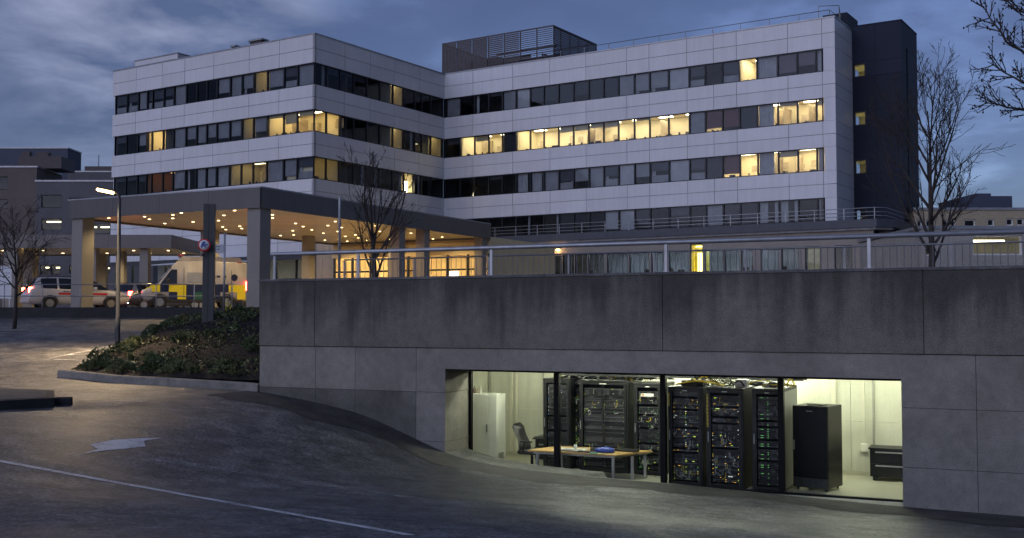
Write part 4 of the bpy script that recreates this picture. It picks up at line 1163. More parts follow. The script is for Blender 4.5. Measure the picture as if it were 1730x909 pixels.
for a, b, c in gx+[(yx0,yx1,'t')]:
    z1 = zs1 if c != 't' else zy
    mb = MB(); mb.box(a,a+.06,GY+.08,GY+.2,lo_w,z1); mb.box(b-.06,b,GY+.08,GY+.2,lo_w,z1); mb.box(a+.06,b-.06,GY+.08,GY+.2,z1-.06,z1); mb.box(a+.06,b-.06,GY+.08,GY+.2,lo_w,lo_w+.06); wo = mb.build('shop_window', m_alu, hosp)
    mb = MB(); mb.box(a+.061,b-.061,GY+.12,GY+.128,lo_w+.061,z1-.061); mb.build('pane', pane_m, wo)
    if c == 'Y':
        mb = MB(); mb.box(a+.07,b-.07,GY+.25,GY+.26,lo_w+.1,z1-.05); mb.build('blind', surf('blind_yellow', (.7,.6,.3), .8), wo)
# louvred vent low on the ground floor wall
a0_, a1_ = h_at(828,445,GY), h_at(876,445,GY)
mb = MB(); z = 2.3
while z < hz(850,438,GY): mb.box(a0_,a1_,GY-.06,GY-.001,z,z+.06); z += .11
mb.build('vent_louvre', m_podedge, hosp)
# podium roof railing
pr = thing('roof_rail', 'three bar railing along the edge of the low podium roof', 'roof rail', tuple(Hw(.6,YP+.3,ZPT)), HROT)
for z in (.25,.5,.78):
    mb = MB(); mb.tube([(0,0,z),(PX1-.8,0,z),(PX1-.2,.7,z),(PX1-.2,7,z)], .028, 6); mb.build('rail', m_galv, pr)
for k in range(19):
    x = k*(PX1-.8)/18; mb = MB(); mb.box(x-.02,x+.02,-.02,.02,.0,.78); mb.build('post', m_galv, pr)
# lamp and lit strip sign on the ground floor wall
x = h_at(943,415,GY); z = hz(943,423,GY)
o = thing('wall_lamp', 'small orange wall lamp above the ground floor windows', 'wall lamp', tuple(Hw(x,GY-.001,z)), HROT)
m_glow = emit('wall_lamp_glow', (1,.62,.22), 30)
mb = MB(); mb.bbox(-.16,.16,-.14,0,.09,.15,.01); mb.build('hood', m_alu, o); mb = MB(); mb.bbox(-.13,.13,-.12,-.01,0,.088,.02); mb.build('bulb', m_glow, o)
lamp('wall_lamp_light', 'POINT', tuple(Hw(x,GY-.45,z-.1)), 28, (1,.55,.2), .1)
x = h_at(885,435,GY); z1 = hz(885,409,GY)
o = thing('light_column', 'tall narrow orange lit column sign on the ground floor wall', 'lit sign', tuple(Hw(x,GY-.2,ZP)), HROT)
mb = MB(); mb.box(-.2,.2,0,.19,0,z1-ZP); mb.build('case', m_alu, o)
mo = emit('column_orange', (1,.5,.15), 2.6); 
hh_ = (z1-ZP)/8
for k in range(4,8):
    mb = MB(); mb.box(-.16,.16,-.02,-.001,k*hh_+.06,(k+1)*hh_-.06); mb.build('lit_panel', mo, o)
# left wing ground floor: glazed shopfront set back, lit inside
m_fascia_l = surf('shopfront_dark', (.05,.05,.055), .5)
L0, L1 = XL, -.2
mb = MB(); mb.box(L0,L1,.05,.35,4.4,4.749); mb.build('shopfront_head', m_fascia_l, hosp)
mb = MB(); nbay = 11
fm = MB(); gl = []
for k in range(nbay+1):
    x = L0+(L1-L0)*k/nbay; fm.box(x-.05,x+.05,.6,.75,ZP,4.399)
fm.box(L0,L1,.62,.73,2.9,3.0); fm.box(L0,L1,.62,.73,ZP,ZP+.12)
so = fm.build('shopfront', m_alu, hosp)
for k in range(nbay):
    x0_, x1_ = L0+(L1-L0)*k/nbay+.051, L0+(L1-L0)*(k+1)/nbay-.051
    mb = MB(); mb.box(x0_,x1_,.66,.672,ZP+.121,2.899); mb.box(x0_,x1_,.66,.672,3.001,4.398); mb.build('pane', pane_m, so)
mb = MB(); mb.box(L0,L1,5,5.1,ZP,4.8); mb.box(L0,L1,.36,5,4.75,4.85)
for k in range(9): 
    a = L0+1+k*2.4; mb.box(a,a+.5+rnd.random(),1.6,2.2,ZP,1.2+rnd.random()*1.4,1)
mb.build('shop_room', [m_gfroom, m_desk], hosp)
mb = MB()
for k in range(8): mb.box(L0+1.2+k*2.7,L0+2.3+k*2.7,2.2,2.5,4.7,4.749)
mb.build('ceiling_light', emit('shop_light', (1,.86,.55), 38.0), hosp)
# slim awning over the shopfront
mb = MB(); xa, xb_ = h_at(258,444,-1.2), h_at(430,444,-1.2); za = hz(340,446,-1.2)
n = 14; vs = []
for i in range(n+1):
    f_ = i/n; x = xa+(xb_-xa)*f_; th = .30*math.sin(math.pi*min(1,f_*1.2+.05))**.6 if f_*1.2+.05 < 1 else .30*max(.02,math.sin(math.pi*.999))**.6
    th = .06+.26*math.sin(math.pi*f_)**.7 if 0<f_<1 else .05
    vs += [(x,-1.8,za),(x,-1.8,za+th*.4),(x,.0,za+th),(x,.0,za)]
mb.add(vs, [(i*4+j, (i+1)*4+j, (i+1)*4+(j+1)%4, i*4+(j+1)%4) for i in range(n) for j in range(4)]+[(0,1,2,3),(n*4+3,n*4+2,n*4+1,n*4)])
mb.build('awning', surf('awning_pale', (.6,.62,.66), .25, .1, 1), hosp)
# middle wing ground floor, behind the lobby
mb = MB(); mb.box(-.3,-.0,.2,YB,ZP,4.899); mb.box(.001,.5,YB-.3,YB-.01,ZP,6.3); mb.build('ground_floor_wall', m_stone, hosp)

# ------------------------------------------------------------------ entrance canopy
m_can = surf('canopy_panel', (.115,.108,.106), .38, .06, .5, .05, 20, .02, 5, metal=.25, streak=.06)
m_cancol = surf('canopy_column_cladding', (.22,.205,.185), .5, .06, .8, .05, 30, .02, 8)
m_soff = surf('soffit_timber', (.44,.37,.26), .35, .18, .5, .06, 20, 0)
m_bulb = emit('downlight_glow', (1,.70,.32), 8, False)
CN = Pz(440,351,4.80); CL = Pz(117,370,4.80); CR = Pz(822,404,4.80)
CN.z = CL.z = CR.z = 0
ua = (CL-CN).normalized(); la = (CL-CN).length; ub = (CR-CN).normalized()
ub = Vector((ua.y, -ua.x, 0)); 
if ub.dot(CR-CN) < 0: ub = -ub
lb = (CR-CN).dot(ub); crot = math.atan2(-ua.y, -ua.x)      # local x runs from the far left to the near corner
can = thing('entrance_canopy', 'large flat grey entrance canopy with lit timber soffit on square columns', 'canopy', (CN.x,CN.y,ZP), crot)
# local: x = -ua direction (CN at 0, CL at -la), y = into the depth
def C_(x, y, z=0): return CN - ua*x + ub*y + Vector((0,0,z))
z0, z1 = 4.80-ZP, 5.68-ZP
mb = MB()
n = 4
for k in range(n): mb.box(-la+la*k/n+.006, -la+la*(k+1)/n-.006, -.04, .06, z0, z1)
n = 6
for k in range(n): mb.box(-.06, .04, .061+(lb-.06)*k/n+.006, .061+(lb-.06)*(k+1)/n-.006, z0, z1)
mb.box(-la-.04,-la+.06,.061,lb,z0,z1); mb.box(-la+.061,-.061,lb-.1,lb,z0,z1)
mb.build('fascia', m_can, can)
mb = MB(); mb.box(-la-.06,.06,-.06,.10,z1+.001,z1+.06); mb.box(-.10,.06,.1001,lb,z1+.001,z1+.06); mb.box(-la-.06,-la+.1,.1001,lb,z1+.001,z1+.06); mb.build('coping', m_coping, can)
mb = MB(); mb.box(-la+.07,-.07,.07,lb-.11,z0+.10,z0+.16); mb.build('soffit', m_soff, can)
mb = MB(); mb.box(-la+.07,-.07,.07,lb-.11,z1-.3,z1-.1); mb.build('roof', m_roof, can)
cols = [(-.45,.45),(-la+.45,.45),(-la+.45,9.2)]+[(-.45,y) for y in ()]
def ccol_y(px):     # position along the right-hand fascia for a pixel column
    a, b = ray(px, 440); o = CN - ua*(-.4); return (a*o.y-o.x)/(ub.x-a*ub.y)
cols += [(-.4,ccol_y(672)),(-.4,ccol_y(714)),(-.4,lb-.5)]
def cpt(px, py, xx):
    a, b = ray(px, py); o = CN - ua*xx; return (a*o.y-o.x)/(ub.x-a*ub.y)
cols += [(-la+.45+2.2, cpt(521,440,-la+2.65)), (-la*.55, lb-.7)]
for i, (x, y) in enumerate(cols):
    h = .36 if i < 3 else .28
    mb = MB(); mb.bbox(x-h,x+h,y-h,y+h,0,z0+.099,.012); 
    mb.build('column', m_cancol, can)
mb = MB()
rnd2 = random.Random(5); dl = []
ny, nx_ = 10, 5
for j in range(ny):
    for i in range(nx_):
        x = -la+1.1+(la-2.2)*(i+.5*(j%2))/nx_; y = 1.0+(lb-2.0)*j/(ny-1)
        dl.append((min(-.5,max(-la+.5,x+rnd2.uniform(-.6,.6))),min(lb-.5,max(.5,y+rnd2.uniform(-.6,.6)))))
for x, y in dl:
    mb = MB(); mb.lathe([(.06,z0+.085),(.07,z0+.0985)], 12); 
    mb2_ = MB(); mb2_.lathe([(.12,z0+.075),(.145,z0+.075),(.145,z0+.0985)], 14); 
    for q in (mb,): q.v = [(a+x,b+y,c) for a,b,c in q.v]
    d = mb.build('downlight', m_bulb, can)
m_dim = surf('soffit_trim', (.3,.25,.18), .5)
for i in range(3):
    for j in range(6):
        p = C_(-la+la*(i+.5)/3, lb*(j+.5)/6, 4.80)
        lamp('canopy_light', 'SPOT', tuple(p), 260, (1,.73,.37), .12, (0,0,-1), R(150), .6)
# no uplighters on the columns; all canopy spots point down
# ------------------------------------------------------------------ lobby under and behind the canopy
LB0 = lb-.2
lob = thing('entrance_lobby', 'low glazed entrance lobby glowing warm yellow behind the canopy columns', 'lobby', tuple(C_(0,LB0,ZP)), crot)
xl, xr, dpt, hl = -la+.2, -.15, 9.5, 4.2
m_lobwall = surf('lobby_wall', (.62,.50,.30), .6, .1, .6); m_lobfl = surf('lobby_floor', (.3,.26,.2), .25, .15)
mb = MB(); mb.box(xl,xr,dpt,dpt+.1,0,hl); mb.box(xl-.1,xl,.4,dpt,0,hl); mb.box(xr,xr+.1,.4,dpt,0,hl)
for k in range(7): mb.box(xl+.8+k*1.5,xl+1.5+k*1.5,4.5+rnd2.random()*3,5.2+rnd2.random()*3,.0,1.0+rnd2.random()*1.6,1)
mb.build('back_wall', [m_lobwall, m_desk], lob)
mb = MB(); mb.box(xl,xr,.3,dpt,-.2,.01); mb.build('floor', m_lobfl, lob)
mb = MB(); mb.box(xl-.1,xr+.1,.25,dpt+.1,hl,hl+.3); mb.build('ceiling', surf('lobby_ceiling', (.66,.55,.34), .6, .06), lob)
mb = MB(); mb.box(xl-.1,xr+.1,.1,.35,hl-.75,hl-.001); mb.build('header', m_lobwall, lob)
nb = 8
fm = MB()
for k in range(nb+1):
    x = xl+(xr-xl)*k/nb; fm.box(x-.06,x+.06,.2,.34,0,hl-.751)
fm.box(xl,xr,.21,.33,2.5,2.6)
sf = fm.build('door_frame', m_alu, lob)
lg = glass('lobby_glass', (.95,.93,.88), .02)
for k in range(nb):
    x0_, x1_ = xl+(xr-xl)*k/nb+.061, xl+(xr-xl)*(k+1)/nb-.061
    if k in (2,5): continue
    mb = MB(); mb.box(x0_,x1_,.26,.272,.01,2.499); mb.box(x0_,x1_,.26,.272,2.601,hl-.752); mb.build('pane', lg, sf)
m_lobl = emit('lobby_panel_light', (1,.74,.34), 72)
mb = MB()
for i in range(4):
    for j in range(3): mb.box(xl+1+i*2.9,xl+2.1+i*2.9,1.4+j*2.9,1.7+j*2.9,hl-.03,hl-.001)
mb.build('ceiling_light', m_lobl, lob)
m_scr = emit('lit_screen', (1,.93,.75), 3.0)
for x, wd in ((xl+3.2,.8),(xl+8.6,.9)):
    mb = MB(); mb.box(x,x+wd,dpt-.1,dpt-.001,1.2,2.9); mb.build('lit_panel', m_scr, lob)
# beige link wall left of the lobby
o = thing('link_wall', 'beige panelled wall at the back of the canopy left of the lobby', 'wall', tuple(C_(xl-2.2,LB0+1.2,ZP)), crot)
mb = MB()
for k in range(4): mb.box(k*.53,k*.53+.515,0,.2,0,4.9)
mb.build('panels', surf('link_beige', (.42,.34,.24), .6, .08), o)

# ------------------------------------------------------------------ second canopy further left
C2R = Pz(290,419,4.15); y2 = C2R.y
c2 = thing('ambulance_canopy', 'lower flat canopy further left with warm lights over the parked cars', 'canopy', (C2R.x,y2,ZP), 0)
L2, D2 = 26, 8.2; z0, z1 = 4.15-ZP, 4.15-ZP+.78
mb = MB()
for k in range(7): mb.box(-L2+L2*k/7+.006,-L2+L2*(k+1)/7-.006,-.05,.05,z0,z1)
mb.box(-.1,0.0,.0501,D2,z0,z1); mb.box(-L2,-.101,D2-.1,D2,z0,z1); mb.build('fascia', m_can, c2)
mb = MB(); mb.box(-L2,-.11,.06,D2-.11,z0+.08,z0+.14); mb.build('soffit', m_soff, c2)
mb = MB(); mb.box(-L2,-.11,.06,D2-.11,z1-.2,z1-.05); mb.build('roof', m_roof, c2)
for px, yy, h in ((245,.6,.26),(157,.6,.26),(205,5.0,.26),(175,7.4,.22),(22,.6,.42),(48,3.6,.45)):
    a, b = ray(px, 470); x = a*(y2+yy)-C2R.x
    mb = MB(); mb.bbox(x-h,x+h,yy-h,yy+h,0,z0+.079,.012); mb.build('column', m_cancol, c2)
for i in range(9):
    for j in range(3):
        x, yy = -1.2-i*2.6+rnd2.uniform(-.4,.4), .9+j*2.8
        mb = MB(); mb.lathe([(.08,z0+.065),(.09,z0+.0785)], 12); mb.v = [(a+x,b+yy,c) for a,b,c in mb.v]; mb.build('downlight', m_bulb, c2)
for i in range(6):
    lamp('canopy_light', 'SPOT', (C2R.x-2-i*4, y2+3.6, 4.14), 340, (1,.72,.33), .12, (0,0,-1), R(155), .6)
# square cabinet-clad post in the bank
q = P(352,547,39)
po = thing('service_post', 'square grey metal clad service post rising from the planted bank', 'post', (q.x,39,bank_z(q.x,39)-.1), .15)
mb = MB(); hp = P(352,345,39).z-(bank_z(q.x,39)-.1); mb.bbox(-.2,.2,-.2,.2,0,hp,.01); mb.build('casing', surf('post_steel', (.07,.073,.075), .45, .12, 2, streak=.25), po)
mb = MB(); mb.box(-.204,-.2005,-.02,.02,.1,hp-.05); mb.box(-.012,.012,-.204,-.2005,.1,hp-.05); mb.build('seam', m_joint, po)
# round prohibition sign with name plate on a thin post
q = P(378,540,42.5)
sg = thing('traffic_sign', 'round red rimmed prohibition sign beside a grey direction plate on a thin post', 'traffic sign', (q.x,42.5,bank_z(q.x,42.5)-.1), 0)
zb_ = bank_z(q.x,42.5)-.1; zt_ = P(378,393,42.5).z
mb = MB(); mb.tube([(0,0,0),(0,0,zt_-zb_)], .038, 10); mb.build('post', m_galv, sg)
m_sgrey = surf('sign_plate_grey', (.42,.44,.47), .5, .06); m_txt = surf('sign_text_dark', (.10,.11,.14), .6)
a0 = P(353,415,42.5); b0 = P(377,427,42.5)
mb = MB(); x0_, x1_ = a0.x-q.x+.02, -.045; zz1, zz0 = P(365,413,42.5).z-zb_, P(365,428,42.5).z-zb_
mb.bbox(x0_,x1_,-.03,-.005,zz0,zz1,.004); mb.box(x1_-.02,-.03,-.02,.0,zz0+.08,zz0+.14); mb.box(x1_-.02,-.03,-.02,.0,zz1-.14,zz1-.08); mb.build('direction_plate', m_sgrey, sg)
mb = MB()
for k in range(3):
    z = zz1-.07-k*.1; x = x0_+.04
    for wd in ([.12,.05,.16],[.07,.14,.1],[.15,.06])[k]: mb.box(x,min(x+wd,x1_-.03),-.0345,-.0305,z-.035,z); x += wd+.03
mb.build('lettering', m_txt, sg)
rs = P(345,414,38.6)
rd = thing('traffic_sign', 'round red rimmed sign with blue figure fixed to the square service post', 'traffic sign', (rs.x,38.62,rs.z), .0)
m_red = surf('sign_red', (.45,.02,.025), .4, .08); m_swhite = surf('sign_white', (.62,.64,.70), .4, .05); m_sblue = surf('sign_blue', (.03,.07,.25), .4)
rr = .23
Mx = Matrix.Rotation(math.pi/2,4,'X')
mb = MB(); mb.lathe([(rr*.76,0),(rr,.0),(rr,.022),(rr*.76,.022)], 32, 0, Mx); mb.build('rim', m_red, rd)
mb = MB(); mb.lathe([(.0001,.001),(rr*.76,.001),(rr*.76,.027),(.0001,.027)], 32, 0, Mx); mb.build('disc', m_swhite, rd)
mb = MB()
for pr_ in ([(-.1,-.05),(-.06,.08),(.0,.11),(.05,.07),(.02,.03),(.09,.04),(.11,.0),(.03,-.02),(.08,-.06),(.02,-.07),(-.02,-.03),(-.06,-.09)],):
    mb.prism([(a*1.25,b*1.25) for a,b in pr_], .0275, .032, 0, Mx)
mb.build('figure', m_sblue, rd)
mb = MB(); mb.box(-.03,.03,.003,.16,-.05,-.02); mb.bbox(-.1,-.02,-.02,.06,-.38,-.30,.01); mb.box(-.03,.0,.0,.12,-.35,-.33); mb.build('bracket', m_alu, rd)
# street lamp
q = P(198,596,35.2); zg = bank_z(q.x,35.2)
sl = thing('street_lamp', 'grey street lamp with glowing flat head rising from the planted bank', 'street lamp', (q.x,35.2,zg-.1), 0)
zh = P(200,330,35.2).z-(zg-.1)
m_pole = surf('lamp_pole_grey', (.045,.048,.052), .5, .15, 2)
mb = MB(); mb.tube([(0,0,0),(0,0,1.1),(0,0,1.12),(0,0,zh-.12),(-.03,0,zh+.02),(-.16,0,zh+.1)], [.085,.082,.065,.05,.048,.045], 14); mb.build('pole', m_pole, sl)
mb = MB(); Mh = Matrix.Translation((-.40,0,zh+.175)) @ Matrix.Rotation(R(12),4,'Y'); mb.bbox(-.33,.26,-.13,.13,-.01,.05,.02,0,Mh); mb.build('lamp_head', m_pole, sl)
mb = MB(); mb.bbox(-.32,.20,-.125,.125,-.10,-.0105,.03,0,Mh); mb.build('diffuser', emit('street_lamp_glow', (1,.64,.26), 10), sl)
lamp('street_lamp_light', 'SPOT', (q.x-.40,35.2,zg-.1+zh+.06), 3300, (1,.72,.40), .12, (-.22,-.50,-1), R(124), .8)
mb = MB(); mb.box(-.06,.06,-.09,-.08,.35,.75); mb.build('door', m_pole, sl)
# white notice board
q = P(9,500,50)
nb_ = thing('notice_board', 'white notice board on two legs at the left edge of the forecourt', 'notice board', (q.x,50,ZP), 0)
mb = MB(); mb.bbox(-.75,.28,-.03,.03,.45,1.95,.01); mb.build('panel', surf('board_white', (.62,.63,.66), .5, .05), nb_)
mb = MB()
for k in range(3):
    for j in range(3-k%2): mb.box(-.12+j*.12,-.12+j*.12+.08,-.034,-.0301,1.6-k*.1,1.64-k*.1)
mb.build('lettering', m_txt, nb_)
for x in (-.65,.2):
    mb = MB(); mb.box(x-.03,x+.03,-.02,.02,0,.4499); mb.build('leg', m_galv, nb_)

# ------------------------------------------------------------------ vehicles
m_carw = surf('car_paint_white', (.45,.44,.44), .22, .03, 1, spec=.5, coat=.5); m_card = surf('car_paint_dark', (.05,.055,.07), .2, .1, 1, coat=.6)
m_cars = surf('car_paint_silver', (.30,.31,.33), .25, .05, 1, metal=.5, coat=.5)
m_carglass = surf('car_glass', (.012,.014,.016), .05, .1, 1, spec=.8)
m_tyre = surf('tyre_rubber', (.015,.015,.015), .85, .2, 5); m_rim = surf('wheel_rim', (.35,.36,.37), .3, .1, 4, metal=.8)
m_blackp = surf('trim_black', (.02,.02,.021), .5, .2, 3)
tail_on = emit('tail_light_on', (1,.05,.025), 45); tail_hot = emit('tail_light_core', (1,.35,.2), 40); m_redl = surf('tail_lens', (.35,.01,.01), .2); head_on = emit('head_light_on', (1,.95,.85), 30); m_ind = surf('lamp_lens', (.6,.6,.6), .15)
def loft(stations, glass_side=(), glass_top=()):
    """stations: x, z bottom, z belt, z roof, half width bottom, half width max, half width roof"""
    body, gl = MB(), {}; rings = []
    for x, zb, zs, zr, wb_, wm, wr in stations:
        right = [(x,wb_*.9,zb),(x,wb_,zb+.06),(x,wm,zb+(zs-zb)*.35),(x,wm,zb+(zs-zb)*.75),(x,wm*.975,zs),(x,wr+.02,zr-.05),(x,wr-.10,zr),(x,0,zr+.025)]
        left = [(a,-b,c) for a,b,c in reversed(right[:-1])]
        rings.append(right+left)
    k = len(rings[0]); vs = [v for r_ in rings for v in r_]
    fb, fg = [], []
    for i in range(len(rings)-1):
        for j in range(k):
            f_ = (i*k+j, i*k+(j+1)%k, (i+1)*k+(j+1)%k, (i+1)*k+j)
            if j in (4, 9) and i in glass_side: gl.setdefault(('side_window', j, sum(1 for q in range(i) if q not in glass_side)), []).append(f_)
            elif j in (5,6,7,8) and i in glass_top: gl.setdefault(('windscreen' if i > 5 else 'rear_window', 0, 0), []).append(f_)
            else: fb.append(f_)
    fb.append(list(range(k-1,-1,-1))); fb.append([(len(rings)-1)*k+j for j in range(k)])
    body.add(vs, fb, 0, True); out = []
    for key, fl in gl.items():
        used = sorted({i for f_ in fl for i in f_}); ix = {u: n for n, u in enumerate(used)}
        m_ = MB(); m_.add([vs[u] for u in used], [[ix[i] for i in f_] for f_ in fl], 0, False); out.append((key[0], m_))
    return body, out
def wheel(parent, x, y, r, w=.2):
    sgn = 1 if y > 0 else -1
    Mw = Matrix.Translation((x,y,r)) @ Matrix.Rotation(-sgn*math.pi/2,4,'X')
    mb = MB(); mb.lathe([(r*.62,-w/2),(r*.95,-w/2),(r,-w*.35),(r,w*.35),(r*.95,w/2),(r*.62,w/2),(r*.60,w/2-.03)], 28, 0, Mw, True, False); wo = mb.build('wheel', m_tyre, parent)
    mb = MB(); mb.lathe([(.05,-w/2+.01),(r*.63,-w/2+.01),(r*.63,w/2-.03),(r*.5,w/2-.05),(.05,w/2-.02)], 24, 0, Mw)
    for k in range(7):
        a = k*2*math.pi/7; mb.box(-.022,.022,.06,r*.58,w/2-.045,w/2-.012,0,Mw @ Matrix.Rotation(a,4,'Z'))
    mb.build('rim', m_rim, wo)
    mb = MB(); mb.tube([(x+r*1.12*math.cos(q), y+sgn*(w/2-.035), r+r*1.12*math.sin(q)) for q in [math.pi*k/12 for k in range(13)]], .028, 6); mb.build('wheel_arch', m_blackp, parent)
def estate(label, loc, rz, paint, lights, group=None, scale=1.0, stripe=False):
    c = thing('estate_car', label, 'car', loc, rz, group)
    stn = [(-2.28,.42,.62,.66,.72,.80,.70),(-2.25,.32,.86,.90,.76,.86,.74),(-2.18,.28,.97,1.02,.78,.88,.76),(-1.93,.26,.99,1.46,.80,.90,.64),(-1.75,.26,.99,1.50,.80,.90,.64),(-1.05,.25,.97,1.53,.80,.91,.64),(-.97,.25,.97,1.53,.80,.91,.64),(.05,.25,.95,1.51,.80,.91,.64),(.13,.25,.95,1.50,.80,.91,.64),(.62,.25,.94,1.42,.80,.91,.62),(1.32,.26,.93,.99,.80,.91,.72),(1.95,.28,.84,.89,.78,.89,.70),(2.22,.34,.66,.72,.74,.82,.62),(2.30,.42,.58,.62,.66,.74,.58)]
    b, g = loft(stn, {4,6,8,9}, {2,9})
    b.build('body', paint, c); [m_.build(nm_, m_carglass, c) for nm_, m_ in g]
    for x in (-1.38,1.38):
        for y in (-.845,.845): wheel(c, x, y, .315)
    for y in (-.70,.70):
        mb = MB(); mb.bbox(-2.27,-2.10,y-.09,y+.09,.78,1.05,.02)
        mb.build('tail_light', lights if lights else m_redl, c)
        mb = MB(); mb.bbox(2.10,2.27,y-.13,y+.13,.60,.72,.02); mb.build('headlight', m_ind, c)
    mb = MB(); mb.bbox(-2.33,-2.24,-.82,.82,.34,.52,.03); mb.build('bumper', m_blackp if not stripe else paint, c)
    mb = MB(); mb.box(-2.305,-2.27,-.26,.26,.68,.79); mb.build('number_plate', m_swhite, c)
    for y in (-.98,.98):
        mb = MB(); mb.bbox(.55,.70,y-.09,y+.09,.95,1.08,.03); mb.build('mirror', paint, c)
    mb = MB(); mb.tube([(-1.7,-.6,1.56),(.2,-.6,1.55)], .016, 6); mb.tube([(-1.7,.6,1.56),(.2,.6,1.55)], .016, 6); mb.build('roof_rail', m_blackp, c)
    if stripe:
        for y in (-.916,.916):
            mb = MB(); s_ = 1 if y > 0 else -1
            mb.box(-1.0,1.2,y-.003,y+.003,.70,.80)
            mb.build('side_stripe', m_red, c)
            mb = MB(); x = -.8
            for wd in (.12,.08,.22,.1,.16,.09): mb.box(x,x+wd,y-.0065+.0 if s_<0 else y+.0035,y-.0035 if s_<0 else y+.0065,.83,.89); x += wd+.05
            mb.build('lettering', m_txt, c)
    c.scale = (scale,)*3
    return c
Yc = 58.5
q = P(128,523,Yc); zf = ZP
c1 = estate('white estate car with red side stripe and glowing brake lights, seen from behind', (q.x,Yc,zf), R(36), m_carw, tail_on, 'estate cars under the lower canopy', 1.12, True)
q = P(193,523,60.5)
c2_ = estate('silver estate car with one bright tail light showing behind the lamp pole', (q.x+1.2,63.0,zf), R(62), m_cars, tail_on, 'estate cars under the lower canopy', 1.0)
q = P(236,523,56)
c3 = estate('dark estate car half hidden behind the canopy columns left of the ambulance', (q.x,61.5,zf), R(185), m_card, None, 'estate cars under the lower canopy', 1.0)
mb = MB(); mb.bbox(2.28,2.32,-.72,.72,.38,.46,.01); mb.build('light_bar', emit('daylight_strip', (.9,.96,1), 8), c3)
# ambulance
m_yel = surf('livery_yellow', (.62,.50,.02), .35, .05); m_grn = surf('livery_green', (.02,.09,.05), .35, .1); m_navy = surf('livery_navy', (.012,.018,.05), .35, .1); m_ambw = surf('ambulance_white', (.27,.255,.26), .45, .10, 1.5, streak=.12); m_orl = surf('livery_orange', (.6,.14,.02), .35, .05)
Ya = 54.6
q = P(328,521,Ya)
am = thing('ambulance', 'white high roofed ambulance with yellow and green checked sides and lit tail lamp', 'ambulance', (q.x,Ya,ZP), R(180+20))
stn = [(-2.75,.48,1.18,2.30,.86,.97,.86),(-2.70,.42,1.2,2.40,.9,.99,.90),(-1.0,.40,1.2,2.45,.9,1.0,.92),(-.05,.40,1.2,2.45,.9,1.0,.92),(.95,.40,1.2,2.42,.9,1.0,.90),(1.02,.40,1.2,2.36,.9,1.0,.88),(1.25,.40,1.2,2.16,.9,1.0,.84),(1.80,.40,1.18,1.52,.9,.99,.82),(2.02,.40,1.14,1.22,.9,.98,.80),(2.55,.42,.98,1.04,.88,.95,.76),(2.75,.46,.80,.86,.82,.90,.70),(2.80,.52,.70,.74,.76,.84,.66)]
b, g = loft(stn, set(), {6,7})
b.build('body', m_ambw, am); [m_.build(nm_, m_carglass, am) for nm_, m_ in g]
mb = MB(); mb.prism([(-2.55,2.41),(-2.35,2.66),(.72,2.68),(1.0,2.40)], -.80, .80, 0, Matrix.Rotation(math.pi/2,4,'X') @ Matrix.Identity(4)); mb.build('roof_fairing', m_ambw, am)
for x in (-1.65,1.85):
    for y in (-.94,.94): wheel(am, x, y, .36, .22)
